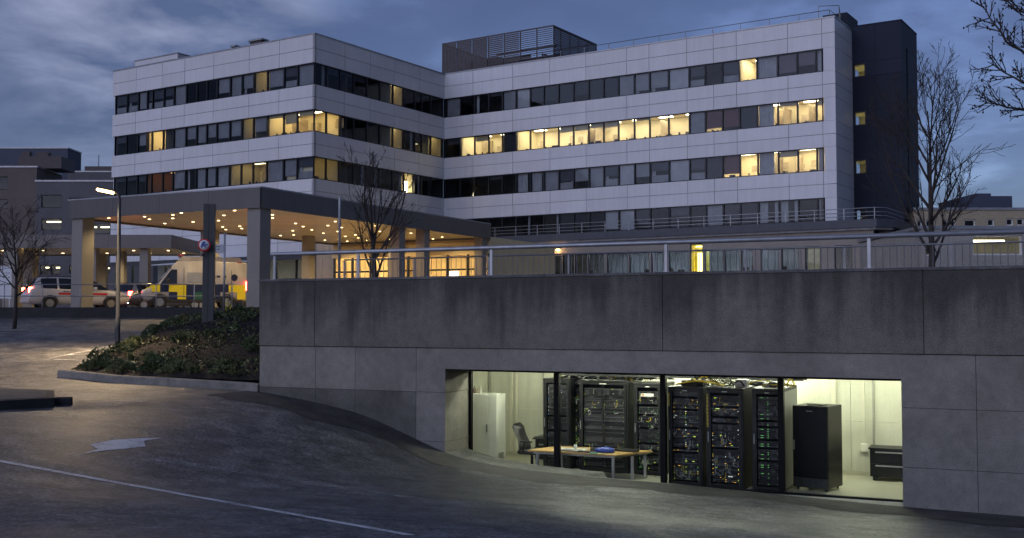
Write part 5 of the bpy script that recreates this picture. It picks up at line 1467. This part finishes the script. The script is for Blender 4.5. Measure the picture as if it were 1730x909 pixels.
for s_ in (-1,1):
    y0, y1 = (1.0005,1.006) if s_ > 0 else (-1.006,-1.0005)
    rows = [(.50,.87),(.87,1.24)]
    pat = [[1,1,2,1,2,0,2,2,1,2,1],[1,2,1,1,2,2,0,2,2,1,1]]
    for ks in (range(0,6), range(6,11)):
        mb = MB()
        for r_, (za, zb_) in enumerate(rows):
            for k in ks:
                x0_ = 2.3-.45*(k+1)
                if pat[r_][k] == 4: continue
                if (abs(x0_+.22-1.85) < .42 or abs(x0_+.22+1.65) < .42) and r_ == 0: continue
                mb.box(x0_+.0, x0_+.45, y0, y1, za+.0, zb_-.0, pat[r_][k])
        mb.build('livery_checks', [m_grn, m_yel, m_navy, m_orl], am)
    y0, y1 = (1.0005,1.007) if s_ > 0 else (-1.007,-1.0005)
    # side windows, door seams
    yy = lambda z: s_*(1.0-(.10)*(z-1.2)/1.25)
    mb = MB()
    pts = [(1.86,1.24),(.98,1.24),(.98,2.0),(1.28,2.0)]
    vs = [(x, yy(z)+s_*.012, z) for x,z in pts]+[(x, yy(z)-s_*.02, z) for x,z in pts]
    mb.add(vs, [(0,1,2,3) if s_<0 else (3,2,1,0),(0,4,5,1),(1,5,6,2),(2,6,7,3),(3,7,4,0)]); mb.build('side_window', m_carglass, am)
    pts = [(.45,1.40),(-.35,1.40),(-.35,1.86),(.45,1.86)]
    mb = MB(); vs = [(x, yy(z)+s_*.010, z) for x,z in pts]+[(x, yy(z)-s_*.02, z) for x,z in pts]
    mb.add(vs, [(0,1,2,3) if s_<0 else (3,2,1,0),(0,4,5,1),(1,5,6,2),(2,6,7,3),(3,7,4,0)]); mb.build('side_window', surf('frosted_glass', (.25,.26,.27), .3, .2, 2), am)
    for x in (.62,-.55,-1.9):
        mb = MB(); vs = [(x+dx, yy(z)+s_*dy, z) for z in (.55,1.2,2.3) for dx in (-.012,.012) for dy in (.008,)]
        mb.add(vs, [(0,1,3,2),(2,3,5,4)]); mb.build('door_seam', m_blackp, am)
    for k,(x,wd) in enumerate(((-.75,.22),(-1.05,.12),(-1.3,.2),(-1.62,.08))):
        mb = MB(); vs = [(x+dx, yy(z)+s_*.009, z) for z in (1.62,1.72) for dx in (0,wd)]; mb.add(vs, [(0,1,3,2)]); mb.build('side_marking', m_navy, am)
    mb = MB()
    vs = [(-2.05+.18*math.cos(a), yy(1.62)+s_*.009, 1.62+.18*math.sin(a)) for a in [i*math.pi/6 for i in range(12)]]; mb.add(vs, [list(range(12))])
    mb.build('side_marking', m_navy, am)
    mb = MB(); mb.bbox(1.35,1.55,s_*1.15-.1,s_*1.15+.1,1.22,1.52,.03); mb.tube([(1.5,s_*.97,1.3),(1.5,s_*1.1,1.32)], .02, 6); mb.build('mirror', m_blackp, am)
    mb = MB(); mb.bbox(2.50,2.76,s_*.72-.14,s_*.72+.14,.80,.98,.03); mb.build('headlight', m_ind, am)
    mb = MB(); mb.bbox(-2.84,-2.66,s_*.93-.1,s_*.93+.09,.98,1.42,.02); mb.build('tail_light', tail_on, am)
    mb = MB(); mb.bbox(-2.5,2.4,s_*.93-.06,s_*.93+.06,.36,.47,.02); mb.build('sill', m_blackp, am)
    mb = MB(); mb.box(-2.45,-2.2,s_*.86-.03,s_*.86+.03,2.3,2.42); mb.build('repeater_lamp', surf('lens_red', (.4,.04,.06), .2), am)
mb = MB(); mb.bbox(2.70,2.86,-.85,.85,.42,.68,.04); mb.build('bumper', m_blackp, am)
mb = MB(); mb.prism([(2.04,1.26),(2.52,1.085),(2.735,.905),(2.735,.80),(2.04,1.10)], -.72, .72, 0, Matrix.Rotation(math.pi/2,4,'X')); mb.build('bonnet_panel', m_yel, am)
mb = MB(); mb.bbox(.62,.86,-.75,.75,2.681,2.78,.03); mb.build('light_bar', surf('beacon_red', (.25,.03,.06), .2), am)
mb = MB(); mb.box(-2.762,-2.7505,-.8,-.05,.55,1.1); mb.box(-2.762,-2.7505,.05,.8,.55,1.1); mb.build('rear_livery', m_yel, am)
am.scale = (.90,.92,.97)
# yellow leaved shrub stem at the forecourt edge
def leaf_clump(seed, n, rx, rh, ls, mats, stems=8, up=.5, blade=0.0):
    rg = random.Random(seed); mb = MB()
    for k in range(stems):
        a = rg.uniform(0,6.28); r_ = rx*rg.uniform(.2,.8); h = rh*rg.uniform(.6,1)
        mb.tube([(0,0,-.05),(r_*.4*math.cos(a),r_*.4*math.sin(a),h*.5),(r_*math.cos(a),r_*math.sin(a),h)], [.008,.006,.003], 4, 0, False)
    lb_ = MB()
    for k in range(n):
        a = rg.uniform(0,6.28); rr_ = rx*math.sqrt(rg.random()); 
        zt = rh*(1-(rr_/rx)**2*.75); z = zt*rg.uniform(.25,1.05)
        p = Vector((rr_*math.cos(a), rr_*math.sin(a), z))
        d = Vector((math.cos(a)*rg.uniform(.2,1), math.sin(a)*rg.uniform(.2,1), rg.uniform(-.2,1)+up)).normalized()
        d = (d+Vector((rg.uniform(-.6,.6),rg.uniform(-.6,.6),0))).normalized()
        q = d.cross(Vector((rg.uniform(-1,1),rg.uniform(-1,1),rg.uniform(-.3,1)))).normalized()
        L = ls*rg.uniform(.6,1.3); w = L*rg.uniform(.2,.34)
        m_ = rg.choice(range(len(mats)))
        bend = Vector((0,0,-L*.18))
        lb_.add([p, p+d*L*.45+q*w, p+d*L+bend, p+d*L*.45-q*w], [(0,1,2,3)], m_)
    for k in range(int(blade)):
        a = rg.uniform(0,6.28); h = rh*rg.uniform(.7,1.5); o_ = rx*rg.uniform(.3,1.1); b0 = Vector((rg.uniform(-.08,.08),rg.uniform(-.08,.08),0))
        w = Vector((-math.sin(a),math.cos(a),0))*.009
        p1 = b0+Vector((math.cos(a)*o_*.4,math.sin(a)*o_*.4,h*.7)); p2 = b0+Vector((math.cos(a)*o_,math.sin(a)*o_,h*rg.uniform(.7,1.05)))
        lb_.add([b0-w,b0+w,p1+w*.8,p1-w*.8,p2], [(0,1,2,3),(3,2,4)], rg.choice(range(len(mats))))
    return mb, lb_
m_stem = surf('plant_stem', (.05,.04,.025), .8)
lv = [surf('leaf_dark_green', (.05,.075,.03), .55, .3, 5), surf('leaf_green', (.08,.11,.04), .55, .3, 5), surf('leaf_pale_green', (.19,.21,.085), .55, .3, 5), surf('leaf_brown', (.08,.06,.03), .7, .3, 5)]
ly = [surf('leaf_yellow', (.55,.48,.04), .5, .2, 5), surf('leaf_yellow_green', (.32,.32,.04), .5, .2, 5)]
q = P(386,527,43.2)
t = thing('yellow_plant', 'single thin plant with bright yellow leaves beside the sign post', 'plant', (q.x,43.2,bank_z(q.x,43.2)), 0)
a, b = leaf_clump(77, 70, .14, .55, .11, ly, 4); a.tube([(0,0,0),(.02,0,.6),(.05,0,1.0)], .008, 5); a.build('stem', m_stem, t); b.build('foliage', ly, t)
# planted bank shrubs
protos = []
kinds = [('leafy_shrub','low dense dark green leafy shrub on the planted bank',380,.46,.42,.11,[0],0,14,lv[:2]+[lv[0]]),
         ('leafy_shrub','pale green low shrub with small leaves on the planted bank',340,.42,.34,.085,[0],0,12,[lv[1],lv[2],lv[1]]),
         ('grass_tuft','tuft of long arching grassy leaves on the planted bank',40,.34,.42,.1,[0],190,4,[lv[1],lv[0],lv[2]]),
         ('straggly_shrub','straggly half bare brownish shrub on the planted bank',150,.5,.38,.08,[0],20,22,[lv[0],lv[3],lv[1]])]
shr = random.Random(9)
spots = []
fu = (K1-K0).normalized(); fn_ = Vector((-fu.y, fu.x, 0)); Lf = (K1-K0).length
for k in range(26): spots.append((K0+fu*(.5+k*(Lf-.9)/26+shr.uniform(-.15,.15))+fn_*shr.uniform(.45,1.25), shr.choice([0,0,1,1,2]) if k < 15 else shr.choice([1,1,3,0,2])))
q2 = (K2-K0).normalized(); qn = Vector((q2.y, -q2.x, 0)); Ls = (K2-K0).length
for k in range(22): spots.append((K0+q2*(.6+k*(Ls-1.5)/22)+qn*shr.uniform(.3,1.0), shr.choice([0,0,2,1])))
for k in range(40):
    v = shr.random(); a = K0+(K2-K0)*v; b = W0+(RET-W0)*v; p = a+(b-a)*shr.uniform(.18,.95)+fn_*shr.uniform(.5,1.2); spots.append((p, shr.choice([0,0,1,3,3,2,2])))
for k in range(16):
    v = .35+.62*k/16; a = K0+(K2-K0)*v; b = W0+(RET-W0)*v; spots.append((a+(b-a)*shr.uniform(.55,.9), shr.choice([0,2,1])))
first = {}
for p, kd in spots:
    d = (Vector((p.x,p.y,0))-K0).dot(fn_)
    if d < .3 or right_of_return(p.x+.4,p.y) : 
        if right_of_return(p.x+.4,p.y): continue
    loc = (p.x, p.y, bank_z(p.x,p.y)-.02); sc = shr.uniform(.40,.85)*(.72 if d > 5 else 1)
    if kd in first and len(first[kd]) >= 3:
        dup(shr.choice(first[kd]), loc, shr.uniform(0,6.28), None, (sc,sc,sc*shr.uniform(.85,1.2)))
    else:
        nm, lab, nl, rx, rh, ls, _, bl, stm, mats = kinds[kd]
        o = thing(nm, lab, 'shrub' if kd != 2 else 'grass tuft', loc, shr.uniform(0,6.28), ['dark leafy shrubs on the bank','pale small leaved shrubs on the bank','grassy tufts on the bank','straggly shrubs on the bank'][kd])
        a, b = leaf_clump(100+kd*7+len(first.get(kd,[])), nl, rx, rh, ls, mats, stm, .4, bl)
        a.build('stems', m_stem, o); b.build('foliage', mats, o); o.scale = (sc,)*3
        first.setdefault(kd, []).append(o)
# low creeping ground cover between the shrubs
mb = MB()
for k in range(7000):
    v = shr.random(); a = K0+(K2-K0)*v; b = W0+(RET-W0)*v; p = a+(b-a)*shr.uniform(.02,.98)+fn_*shr.uniform(.25,.9)
    if right_of_return(p.x+.1,p.y): continue
    if math.sin(p.x*1.9+1)+math.sin(p.y*1.3+p.x*.6)+shr.uniform(-.9,.9) < .25: continue
    z = bank_z(p.x,p.y)+shr.uniform(0,.03); an = shr.uniform(0,6.28); L = shr.uniform(.07,.17); w = L*.28; tl = shr.uniform(.02,.12)
    dx, dy = math.cos(an), math.sin(an)
    mb.add([(p.x,p.y,z),(p.x+dx*L*.5-dy*w,p.y+dy*L*.5+dx*w,z+tl),(p.x+dx*L,p.y+dy*L,z+tl*1.2),(p.x+dx*L*.5+dy*w,p.y+dy*L*.5-dx*w,z+tl)], [(0,1,2,3)], shr.choice([0,0,1,1,2,3]))
o = mb.build('ground_cover', lv); tag(o, 'low creeping green ground cover spreading over the bank', None, None, 'stuff')
# leaf and bark litter
mb = MB()
for k in range(4200):
    v = shr.random(); a = K0+(K2-K0)*v; b = W0+(RET-W0)*v; p = a+(b-a)*shr.uniform(.02,.98)+fn_*shr.uniform(.1,.8)
    if right_of_return(p.x+.1,p.y): continue
    z = bank_z(p.x,p.y)+.012; an = shr.uniform(0,6.28); L = shr.uniform(.03,.10); w = L*.35
    dx, dy = math.cos(an), math.sin(an); tl = shr.uniform(-.03,.05)
    mb.add([(p.x-dx*L/2-dy*w/2,p.y-dy*L/2+dx*w/2,z),(p.x+dx*L/2-dy*w/2,p.y+dy*L/2+dx*w/2,z+tl),(p.x+dx*L/2+dy*w/2,p.y+dy*L/2-dx*w/2,z+tl+.01),(p.x-dx*L/2+dy*w/2,p.y-dy*L/2-dx*w/2,z+.015)], [(0,1,2,3)], shr.choice([0,0,0,0,1,1,2]))
o = mb.build('leaf_litter', [soil, surf('bark_chip', (.022,.015,.010), .9, .4, 8), surf('dead_leaf', (.04,.028,.016), .8, .3, 8)]); tag(o, 'bark chips and dead leaves strewn over the bank', None, None, 'stuff')

# ------------------------------------------------------------------ bare trees
m_bark = surf('bark_dark', (.045,.037,.033), .9, .3, 6, .3, 40, .5, 30)
def grow(mbs, rg, p, d, L, r0, lev, prm):
    n = prm['seg'][lev]; pts = [p.copy()]; rad = [r0]
    r1 = max(prm['rmin'], r0*prm['taper'][lev]); cur = p.copy(); dd = d.copy()
    for i in range(n):
        w = prm['wig'][lev]
        dd = (dd+Vector((rg.uniform(-w,w),rg.uniform(-w,w),rg.uniform(-w,w)))+Vector((0,0,prm['up'][lev]))).normalized()
        cur = cur+dd*(L/n); pts.append(cur.copy()); rad.append(r0+(r1-r0)*(i+1)/n)
    mbs[0 if lev == 0 else 1].tube(pts, rad, prm['sides'][lev], 0, lev < 2)
    if lev >= prm['max']: return
    nc = prm['n'][lev]; nc = rg.randint(int(nc*.75), int(nc*1.25)+1)
    for k in range(nc):
        f_ = prm['from'][lev]+(1-prm['from'][lev])*(k+rg.random())/nc
        x = f_*n; i = min(n-1, int(x)); q = pts[i].lerp(pts[i+1], x-i); rr_ = rad[i]+(rad[i+1]-rad[i])*(x-i)
        t = (pts[i+1]-pts[i]).normalized()
        az = rg.uniform(0,6.28) if lev else k*2.4+rg.uniform(-.4,.4)
        o1 = t.orthogonal().normalized(); o2 = t.cross(o1)
        an = prm['ang'][lev]*rg.uniform(.7,1.25)
        nd = (t*math.cos(an)+(o1*math.cos(az)+o2*math.sin(az))*math.sin(an)).normalized()
        grow(mbs, rg, q, nd, L*prm['len'][lev]*rg.uniform(.65,1.15)*(1.25-.6*f_), max(prm['rmin'], min(rr_*.75, r0*prm['rat'][lev])), lev+1, prm)
def tree(label, loc, seed, H, r0, prm, group=None):
    t = thing('bare_tree', label, 'tree', loc, 0, group)
    a, b = MB(), MB(); grow((a,b), random.Random(seed), Vector((0,0,-.1)), Vector((0,0,1)), H, r0, 0, prm)
    a.build('trunk', m_bark, t); b.build('crown', m_bark, t); return t
fan = dict(seg=[8,7,5,4,3], taper=[.12,.15,.25,.4,.6], rmin=.006, wig=[.05,.10,.14,.18,.2], up=[.02,.10,.08,.06,.04], sides=[9,6,4,3,3], max=4, n=[15,7,4,2,0], ang=[.62,.60,.6,.6,.6], len=[.55,.5,.5,.5], rat=[.42,.45,.5,.6], **{'from':[.2,.15,.12,.15]})
q = P(1573,440,33.0); tree('tall bare tree with many upright limbs standing right of the dark tower', (q.x,33.0,ZP), 5, 6.0, .12, fan)
fan2 = dict(fan, n=[14,6,4,2,0], ang=[.7,.5,.5,.5,.5], rmin=.005, max=4); fan2['from'] = [.12,.15,.12,.15]; fan2['up'] = [.02,.16,.1,.06,.04]
q = P(634,460,33); tree('bare young tree with fanning branches in front of the lit entrance', (q.x,33,ZP), 12, 3.75, .10, fan2)
small = dict(fan, n=[12,6,4,2,0], ang=[.85,.7,.65,.6,.6], rmin=.006); small['from'] = [.3,.12,.12,.15]; small['up'] = [.02,.04,.04,.03,.02]; small['len'] = [.5,.55,.5,.5]
q = ground_hit(24,556); tree('small bare round headed tree in a paved pit at the left edge', (q.x,q.y,q.z), 23, 4.1, .085, small)
mb = MB(); vs = []
for i in range(5):
    for j in range(5): x, y = q.x-1.5+i*.55, q.y-.9+j*.45; vs.append((x,y,gz(x,y)+.012))
mb.add(vs, [(i*5+j,(i+1)*5+j,(i+1)*5+j+1,i*5+j+1) for i in range(4) for j in range(4)]); o = mb.build('tree_pit', surf('tree_pit_paving', (.16,.155,.15), .8, .3, 3, .3, 60, .3)); tag(o, 'small pale paved pit around the left tree', None, None, 'structure')
# tree outside the right edge whose boughs reach into the sky
q = P(1850,520,21.5)
t = thing('bare_tree', 'budding bare boughs of a nearer tree reaching into the top right corner', 'tree', (q.x,21.5,ZP), 0)
a, b = MB(), MB(); rg = random.Random(3)
def Q(px, py, Y): return P(px,py,Y)-Vector((q.x,21.5,ZP))
a.tube([(0,0,-.1),(.02,0,1.5),Q(1840,200,21.5),Q(1835,0,21.6),Q(1825,-200,21.7)], [.14,.12,.1,.075,.05], 9)
bough = [[(1838,190),(1790,196),(1730,186),(1690,180),(1655,170)],[(1838,110),(1780,100),(1735,92),(1700,70),(1672,30),(1655,0)],[(1840,30),(1800,20),(1755,28),(1715,20),(1680,-20)],[(1840,150),(1790,150),(1740,148),(1700,125),(1668,105)],[(1838,230),(1800,130),(1760,60),(1732,-10),(1720,-60)]]
prm = dict(fan, n=[0,9,5,3,0], max=3, ang=[.6,.85,.7,.6,.6], rmin=.0065, seg=[8,5,4,3,2]); prm['up'] = [0,.05,.04,.03,.02]; prm['len'] = [.4,.35,.45,.5]; prm['rat'] = [.4,.4,.5,.6]
bd = MB()
for bi, bl in enumerate(bough):
    pts = [Q(x,y,21.4+.25*math.sin(i*1.3+bi)) for i,(x,y) in enumerate(bl)]; rad = [.045-.037*i/(len(pts)-1) for i in range(len(pts))]
    dense = [pts[0]]
    for i in range(len(pts)-1):
        for k in range(1,4): dense.append(pts[i].lerp(pts[i+1],k/3)+Vector((rg.uniform(-.02,.02),rg.uniform(-.02,.02),rg.uniform(-.03,.03))))
    b.tube(dense, [.04-.033*i/(len(dense)-1) for i in range(len(dense))], 6)
    for i in range(2,len(dense)-1):
        for k in range(2):
            tt = (dense[i+1]-dense[i]).normalized(); nd = (tt*.75+Vector((rg.uniform(-.5,.5),rg.uniform(-.6,.6),rg.uniform(-.7,1.0)))).normalized()
            mm = (b,b); L = rg.uniform(.28,.62)
            n0 = len(b.v); grow(mm, rg, dense[i], nd, L, .013, 2, prm)
            for w in range(5):
                v = Vector(b.v[rg.randrange(n0, len(b.v))]); r_ = rg.uniform(.012,.02)
                bd.lathe([(.001,-.025),(r_,-.008),(r_,.006),(.001,.028)], 5, 0, Matrix.Translation(v))
a.build('trunk', m_bark, t); b.build('crown', m_bark, t); o = bd.build('buds', m_bark, t); o['kind'] = 'stuff'

# ------------------------------------------------------------------ background buildings
def block(name, label, pxs, Y, ytop, depth, mat, wins, roof=None, zbot=ZP, m_w=None, trim=None):
    """plain far block: facade facing the camera between two pixel columns at depth Y, windows as (px0,px1,py0,py1,kind)"""
    x0, x1 = ray(pxs[0],400)[0]*Y, ray(pxs[1],400)[0]*Y; zt_ = P(pxs[0],ytop,Y).z
    b = thing(name, label, 'building', (x0,Y,zbot), 0)
    hh = zt_-zbot
    ws = []
    for (a,c,p,q_,kd) in wins:
        ws.append((ray(a,p)[0]*Y-x0, ray(c,p)[0]*Y-x0, P(a,q_,Y).z-zbot, P(a,p,Y).z-zbot, kd))
    # wall cut into horizontal strips with the openings left out
    zc = sorted(set([0,hh]+[w[2] for w in ws]+[w[3] for w in ws])); mb = MB(); Wd = x1-x0
    for za, zb_ in zip(zc, zc[1:]):
        if zb_-za < 1e-4: continue
        sp_ = sorted([(w[0],w[1]) for w in ws if w[2] <= za+1e-5 and w[3] >= zb_-1e-5]); cur = 0
        for a, c in sp_:
            if a > cur: mb.box(cur,a,0,.3,za,zb_)
            cur = max(cur,c)
        if Wd > cur: mb.box(cur,Wd,0,.3,za,zb_)
    mb.box(0,Wd,2.6,depth,0,hh-.05); mb.box(0,.3,.3001,2.6,0,hh); mb.box(Wd-.3,Wd,.3001,2.6,0,hh)
    mb.build('wall', mat, b)
    mb = MB(); mb.box(-.1,Wd+.1,-.08,depth,hh+.001,hh+.18); mb.build('roof', trim or m_coping, b)
    for a, c, za, zb_, kd in ws:
        mb = MB(); mb.box(a,a+.08,.1,.22,za,zb_); mb.box(c-.08,c,.1,.22,za,zb_); mb.box(a+.08,c-.08,.1,.22,za,za+.08); mb.box(a+.08,c-.08,.1,.22,zb_-.08,zb_)
        nm = max(1,int((c-a)/1.7))
        for k in range(1,nm): mb.box(a+(c-a)*k/nm-.04,a+(c-a)*k/nm+.04,.1,.22,za+.08,zb_-.08)
        wo = mb.build('window', m_w or m_alu, b)
        mb = MB(); mb.box(a+.081,c-.081,.15,.16,za+.081,zb_-.081); mb.build('pane', pane_m, wo)
        if kd in ('l','s'):
            mb = MB()
            n = max(1,int((c-a)/1.5))
            for k in range(n): mb.box(a+.15+(c-a)*k/n,a+(c-a)*(k+.8)/n,1.0,1.15,zb_-.35,zb_-.22)
            mb.build('strip_light', emit('far_strip', (1,.85,.45), 5.0) if kd == 'l' else emit('far_strip_pale', (1,.9,.6), 9.0), wo)
    return b, x0, zt_
m_b1 = surf('far_block_navy', (.055,.065,.10), .7, .12, .3, .1, 6); m_b2 = surf('far_block_brown', (.13,.105,.095), .8, .15, .4, .15, 8); m_b3 = surf('far_block_grey', (.115,.11,.12), .8, .15, .4, .12, 8)
b, x0, zt_ = block('office_block', 'tall dark navy block behind the left buildings', (-120,112), 160, 251, 5, m_b1, [])
mb = MB(); 
b, x0, zt_ = block('office_block', 'brown block with two small dark windows at the left edge', (-160,60), 124, 283, 7, m_b2, [(-60,-10,300,322,'d'),(-4,13,298,321,'d'),(-4,13,336,353,'d'),(-60,-10,336,353,'d')])
mb = MB(); mb.box(0,5,2,6,0,1.4); mb.box(.3,1.2,2.2,3.0,1.4,2.0); mb.box(2.0,3.4,2.2,3.0,1.4,1.9); o = mb.build('roof_box', m_louv, None, (ray(17,280)[0]*124,124,zt_+.18)); tag(o, 'dark ventilation boxes on the roof of the brown block', 'roof box')
b, x0, zt_ = block('office_block', 'grey brown block with lit windows between the brown block and the hospital', (59,260), 118, 307, 20, m_b3, [(70,104,329,351,'d'),(70,104,369,389,'l'),(117,147,334,354,'d'),(138,186,378,395,'l'),(68,84,447,464,'l'),(86,102,447,464,'l'),(117,150,448,462,'l'),(160,186,448,462,'l')])
b, x0, zt_ = block('office_block', 'dim upper storey block set back behind the grey brown block', (112,200), 145, 291, 15, m_b3, [])
mb = MB(); mb.box(0,4.5,2,6,0,.9); mb.tube([(1.5,3,.9),(1.5,3,2.6)], .05, 5); mb.tube([(3.8,3,.9),(3.8,3,2.0)], .05, 5); o = mb.build('roof_box', m_louv, None, (ray(133,290)[0]*145,145,zt_+.18)); tag(o, 'dark roof hut with two aerials on the dim set back block', 'roof box')
m_b4 = surf('far_block_beige', (.36,.30,.21), .8, .1, .5, .1, 8); m_b5 = surf('far_wall_concrete', (.30,.28,.25), .8, .12, .6, .12, 8); m_wf = surf('window_frame_white', (.6,.6,.6), .5)
b, x0, zt_ = block('office_block', 'beige block with a row of small windows behind the right tree', (1545,1850), 78, 355, 16, m_b4, [(1549,1558,372,385,'d'),(1564,1574,372,385,'d'),(1592,1602,372,385,'d'),(1606,1615,372,384,'d'),(1629,1648,371,383,'d'),(1668,1680,370,382,'d'),(1700,1712,369,381,'d'),(1718,1730,369,381,'d'),(1746,1765,369,381,'d')], None, ZP, m_wf)
mb = MB(); mb.bbox(0,3.4,1,6,0,.95,.02); mb.box(1.2,2.3,2,4,.9501,1.25); mb.tube([(.5,2,.95),(.5,2,1.5)], .03, 5); o = mb.build('roof_box', m_b1, None, (ray(1641,350)[0]*78,78,zt_+.18)); tag(o, 'dark flat roof hut on the beige block at the right', 'roof box')
b, x0, zt_ = block('low_building', 'low concrete building with long lit windows at the right edge', (1556,1900), 62, 387, 12, m_b5, [(1563,1577,412,432,'l'),(1643,1727,397,431,'s'),(1740,1820,396,430,'s')], None, ZP, m_wf)

# ------------------------------------------------------------------ sky, sun, camera
SUN_EL, SUN_AZ = R(7.0), math.atan2(-.62,-.78)          # behind the camera, to the left
w = bpy.data.worlds.new('World'); SC.world = w; w.use_nodes = True; nt = w.node_tree; nt.nodes.clear()
out = nt.nodes.new('ShaderNodeOutputWorld'); bg = nt.nodes.new('ShaderNodeBackground')
sky = nt.nodes.new('ShaderNodeTexSky'); sky.sky_type = 'NISHITA'; sky.sun_disc = False; sky.sun_elevation = SUN_EL; sky.sun_rotation = SUN_AZ; sky.air_density = 1.0; sky.dust_density = .6; sky.ozone_density = 3.0
tc = nt.nodes.new('ShaderNodeTexCoord')
sep = nt.nodes.new('ShaderNodeSeparateXYZ'); nt.links.new(tc.outputs['Generated'], sep.inputs[0])
# cloud deck: direction projected on a plane overhead
zc = mathn(nt, 'ADD', mathn(nt, 'MAXIMUM', sep.outputs[2], 0.0), .16)
cx_ = mathn(nt, 'DIVIDE', sep.outputs[0], zc); cy_ = mathn(nt, 'DIVIDE', sep.outputs[1], zc)
cmb = nt.nodes.new('ShaderNodeCombineXYZ'); nt.links.new(cx_, cmb.inputs[0]); nt.links.new(cy_, cmb.inputs[1])
n1 = noise(nt, cmb.outputs[0], 1.9, 8, .55, .2); n2 = noise(nt, cmb.outputs[0], .45, 3, .5)
cl = mathn(nt, 'ADD', mathn(nt, 'MULTIPLY', n1, .62), mathn(nt, 'MULTIPLY', n2, .38))
cover = ramp(nt, cl, [(.36, .35), (.54, .95)])
bright = ramp(nt, n1, [(.40, (.74,.75,.84)), (.52, (1.05,1.06,1.12)), (.64, (1.75,1.75,1.75))])
# paler gap in the deck toward the upper left
d0 = P(265,15,1).normalized()
dv = nt.nodes.new('ShaderNodeVectorMath'); dv.operation = 'DOT_PRODUCT'; nt.links.new(tc.outputs['Generated'], dv.inputs[0]); dv.inputs[1].default_value = d0
gap = ramp(nt, dv.outputs['Value'], [(.987, 0.0), (1.0, 1.0)])
gap = mathn(nt, 'MULTIPLY', gap, ramp(nt, n1, [(.40, .05), (.62, 1.0)]))
base = nt.nodes.new('ShaderNodeBackground'); 
hs = nt.nodes.new('ShaderNodeHueSaturation'); hs.inputs['Saturation'].default_value = .85; nt.links.new(sky.outputs[0], hs.inputs['Color'])
c = mixcol(nt, 1.0, hs.outputs[0], (.66,.65,.92), 'MULTIPLY')
cc = mixcol(nt, 1.0, c, bright, 'MULTIPLY')
grey = mixcol(nt, .35, cc, (.84,.90,1.36))
c = mixcol(nt, cover, c, grey)
c = mixcol(nt, gap, c, (3.3,3.6,5.1))
nt.links.new(c, bg.inputs[0]); bg.inputs[1].default_value = .1
nt.links.new(bg.outputs[0], out.inputs[0])
sd = Vector((math.sin(SUN_AZ)*math.cos(R(28)), math.cos(SUN_AZ)*math.cos(R(28)), math.sin(R(28))))
sun = lamp('sun', 'SUN', (0,0,60), .92, (.62,.70,1.0)); sun.data.angle = R(60); sun.rotation_euler = (-sd).to_track_quat('-Z','Y').to_euler()

cam = bpy.data.cameras.new('camera'); cam.sensor_width = 36; cam.lens = 36*F/1730; cam.clip_end = 3000; cam.clip_start = .1
co = bpy.data.objects.new('camera', cam); COL.objects.link(co); co.location = (0,0,0); co.rotation_euler = (math.pi/2+PITCH,0,0); SC.camera = co
vs_ = SC.view_settings; SC.display_settings.display_device = 'sRGB'
vs_.view_transform = 'Standard'; vs_.look = 'None'; vs_.exposure = 0.25; vs_.gamma = 1.0; vs_.use_curve_mapping = False
cy = SC.cycles
cy.use_denoising = True; cy.denoiser = 'OPENIMAGEDENOISE'; cy.denoising_input_passes = 'RGB_ALBEDO_NORMAL'; cy.denoising_prefilter = 'ACCURATE'; cy.max_bounces = 8; cy.diffuse_bounces = 3; cy.glossy_bounces = 3; cy.transparent_max_bounces = 16; cy.sample_clamp_indirect = 4.0; cy.sample_clamp_direct = 30; cy.caustics_reflective = False; cy.caustics_refractive = False; cy.use_light_tree = True
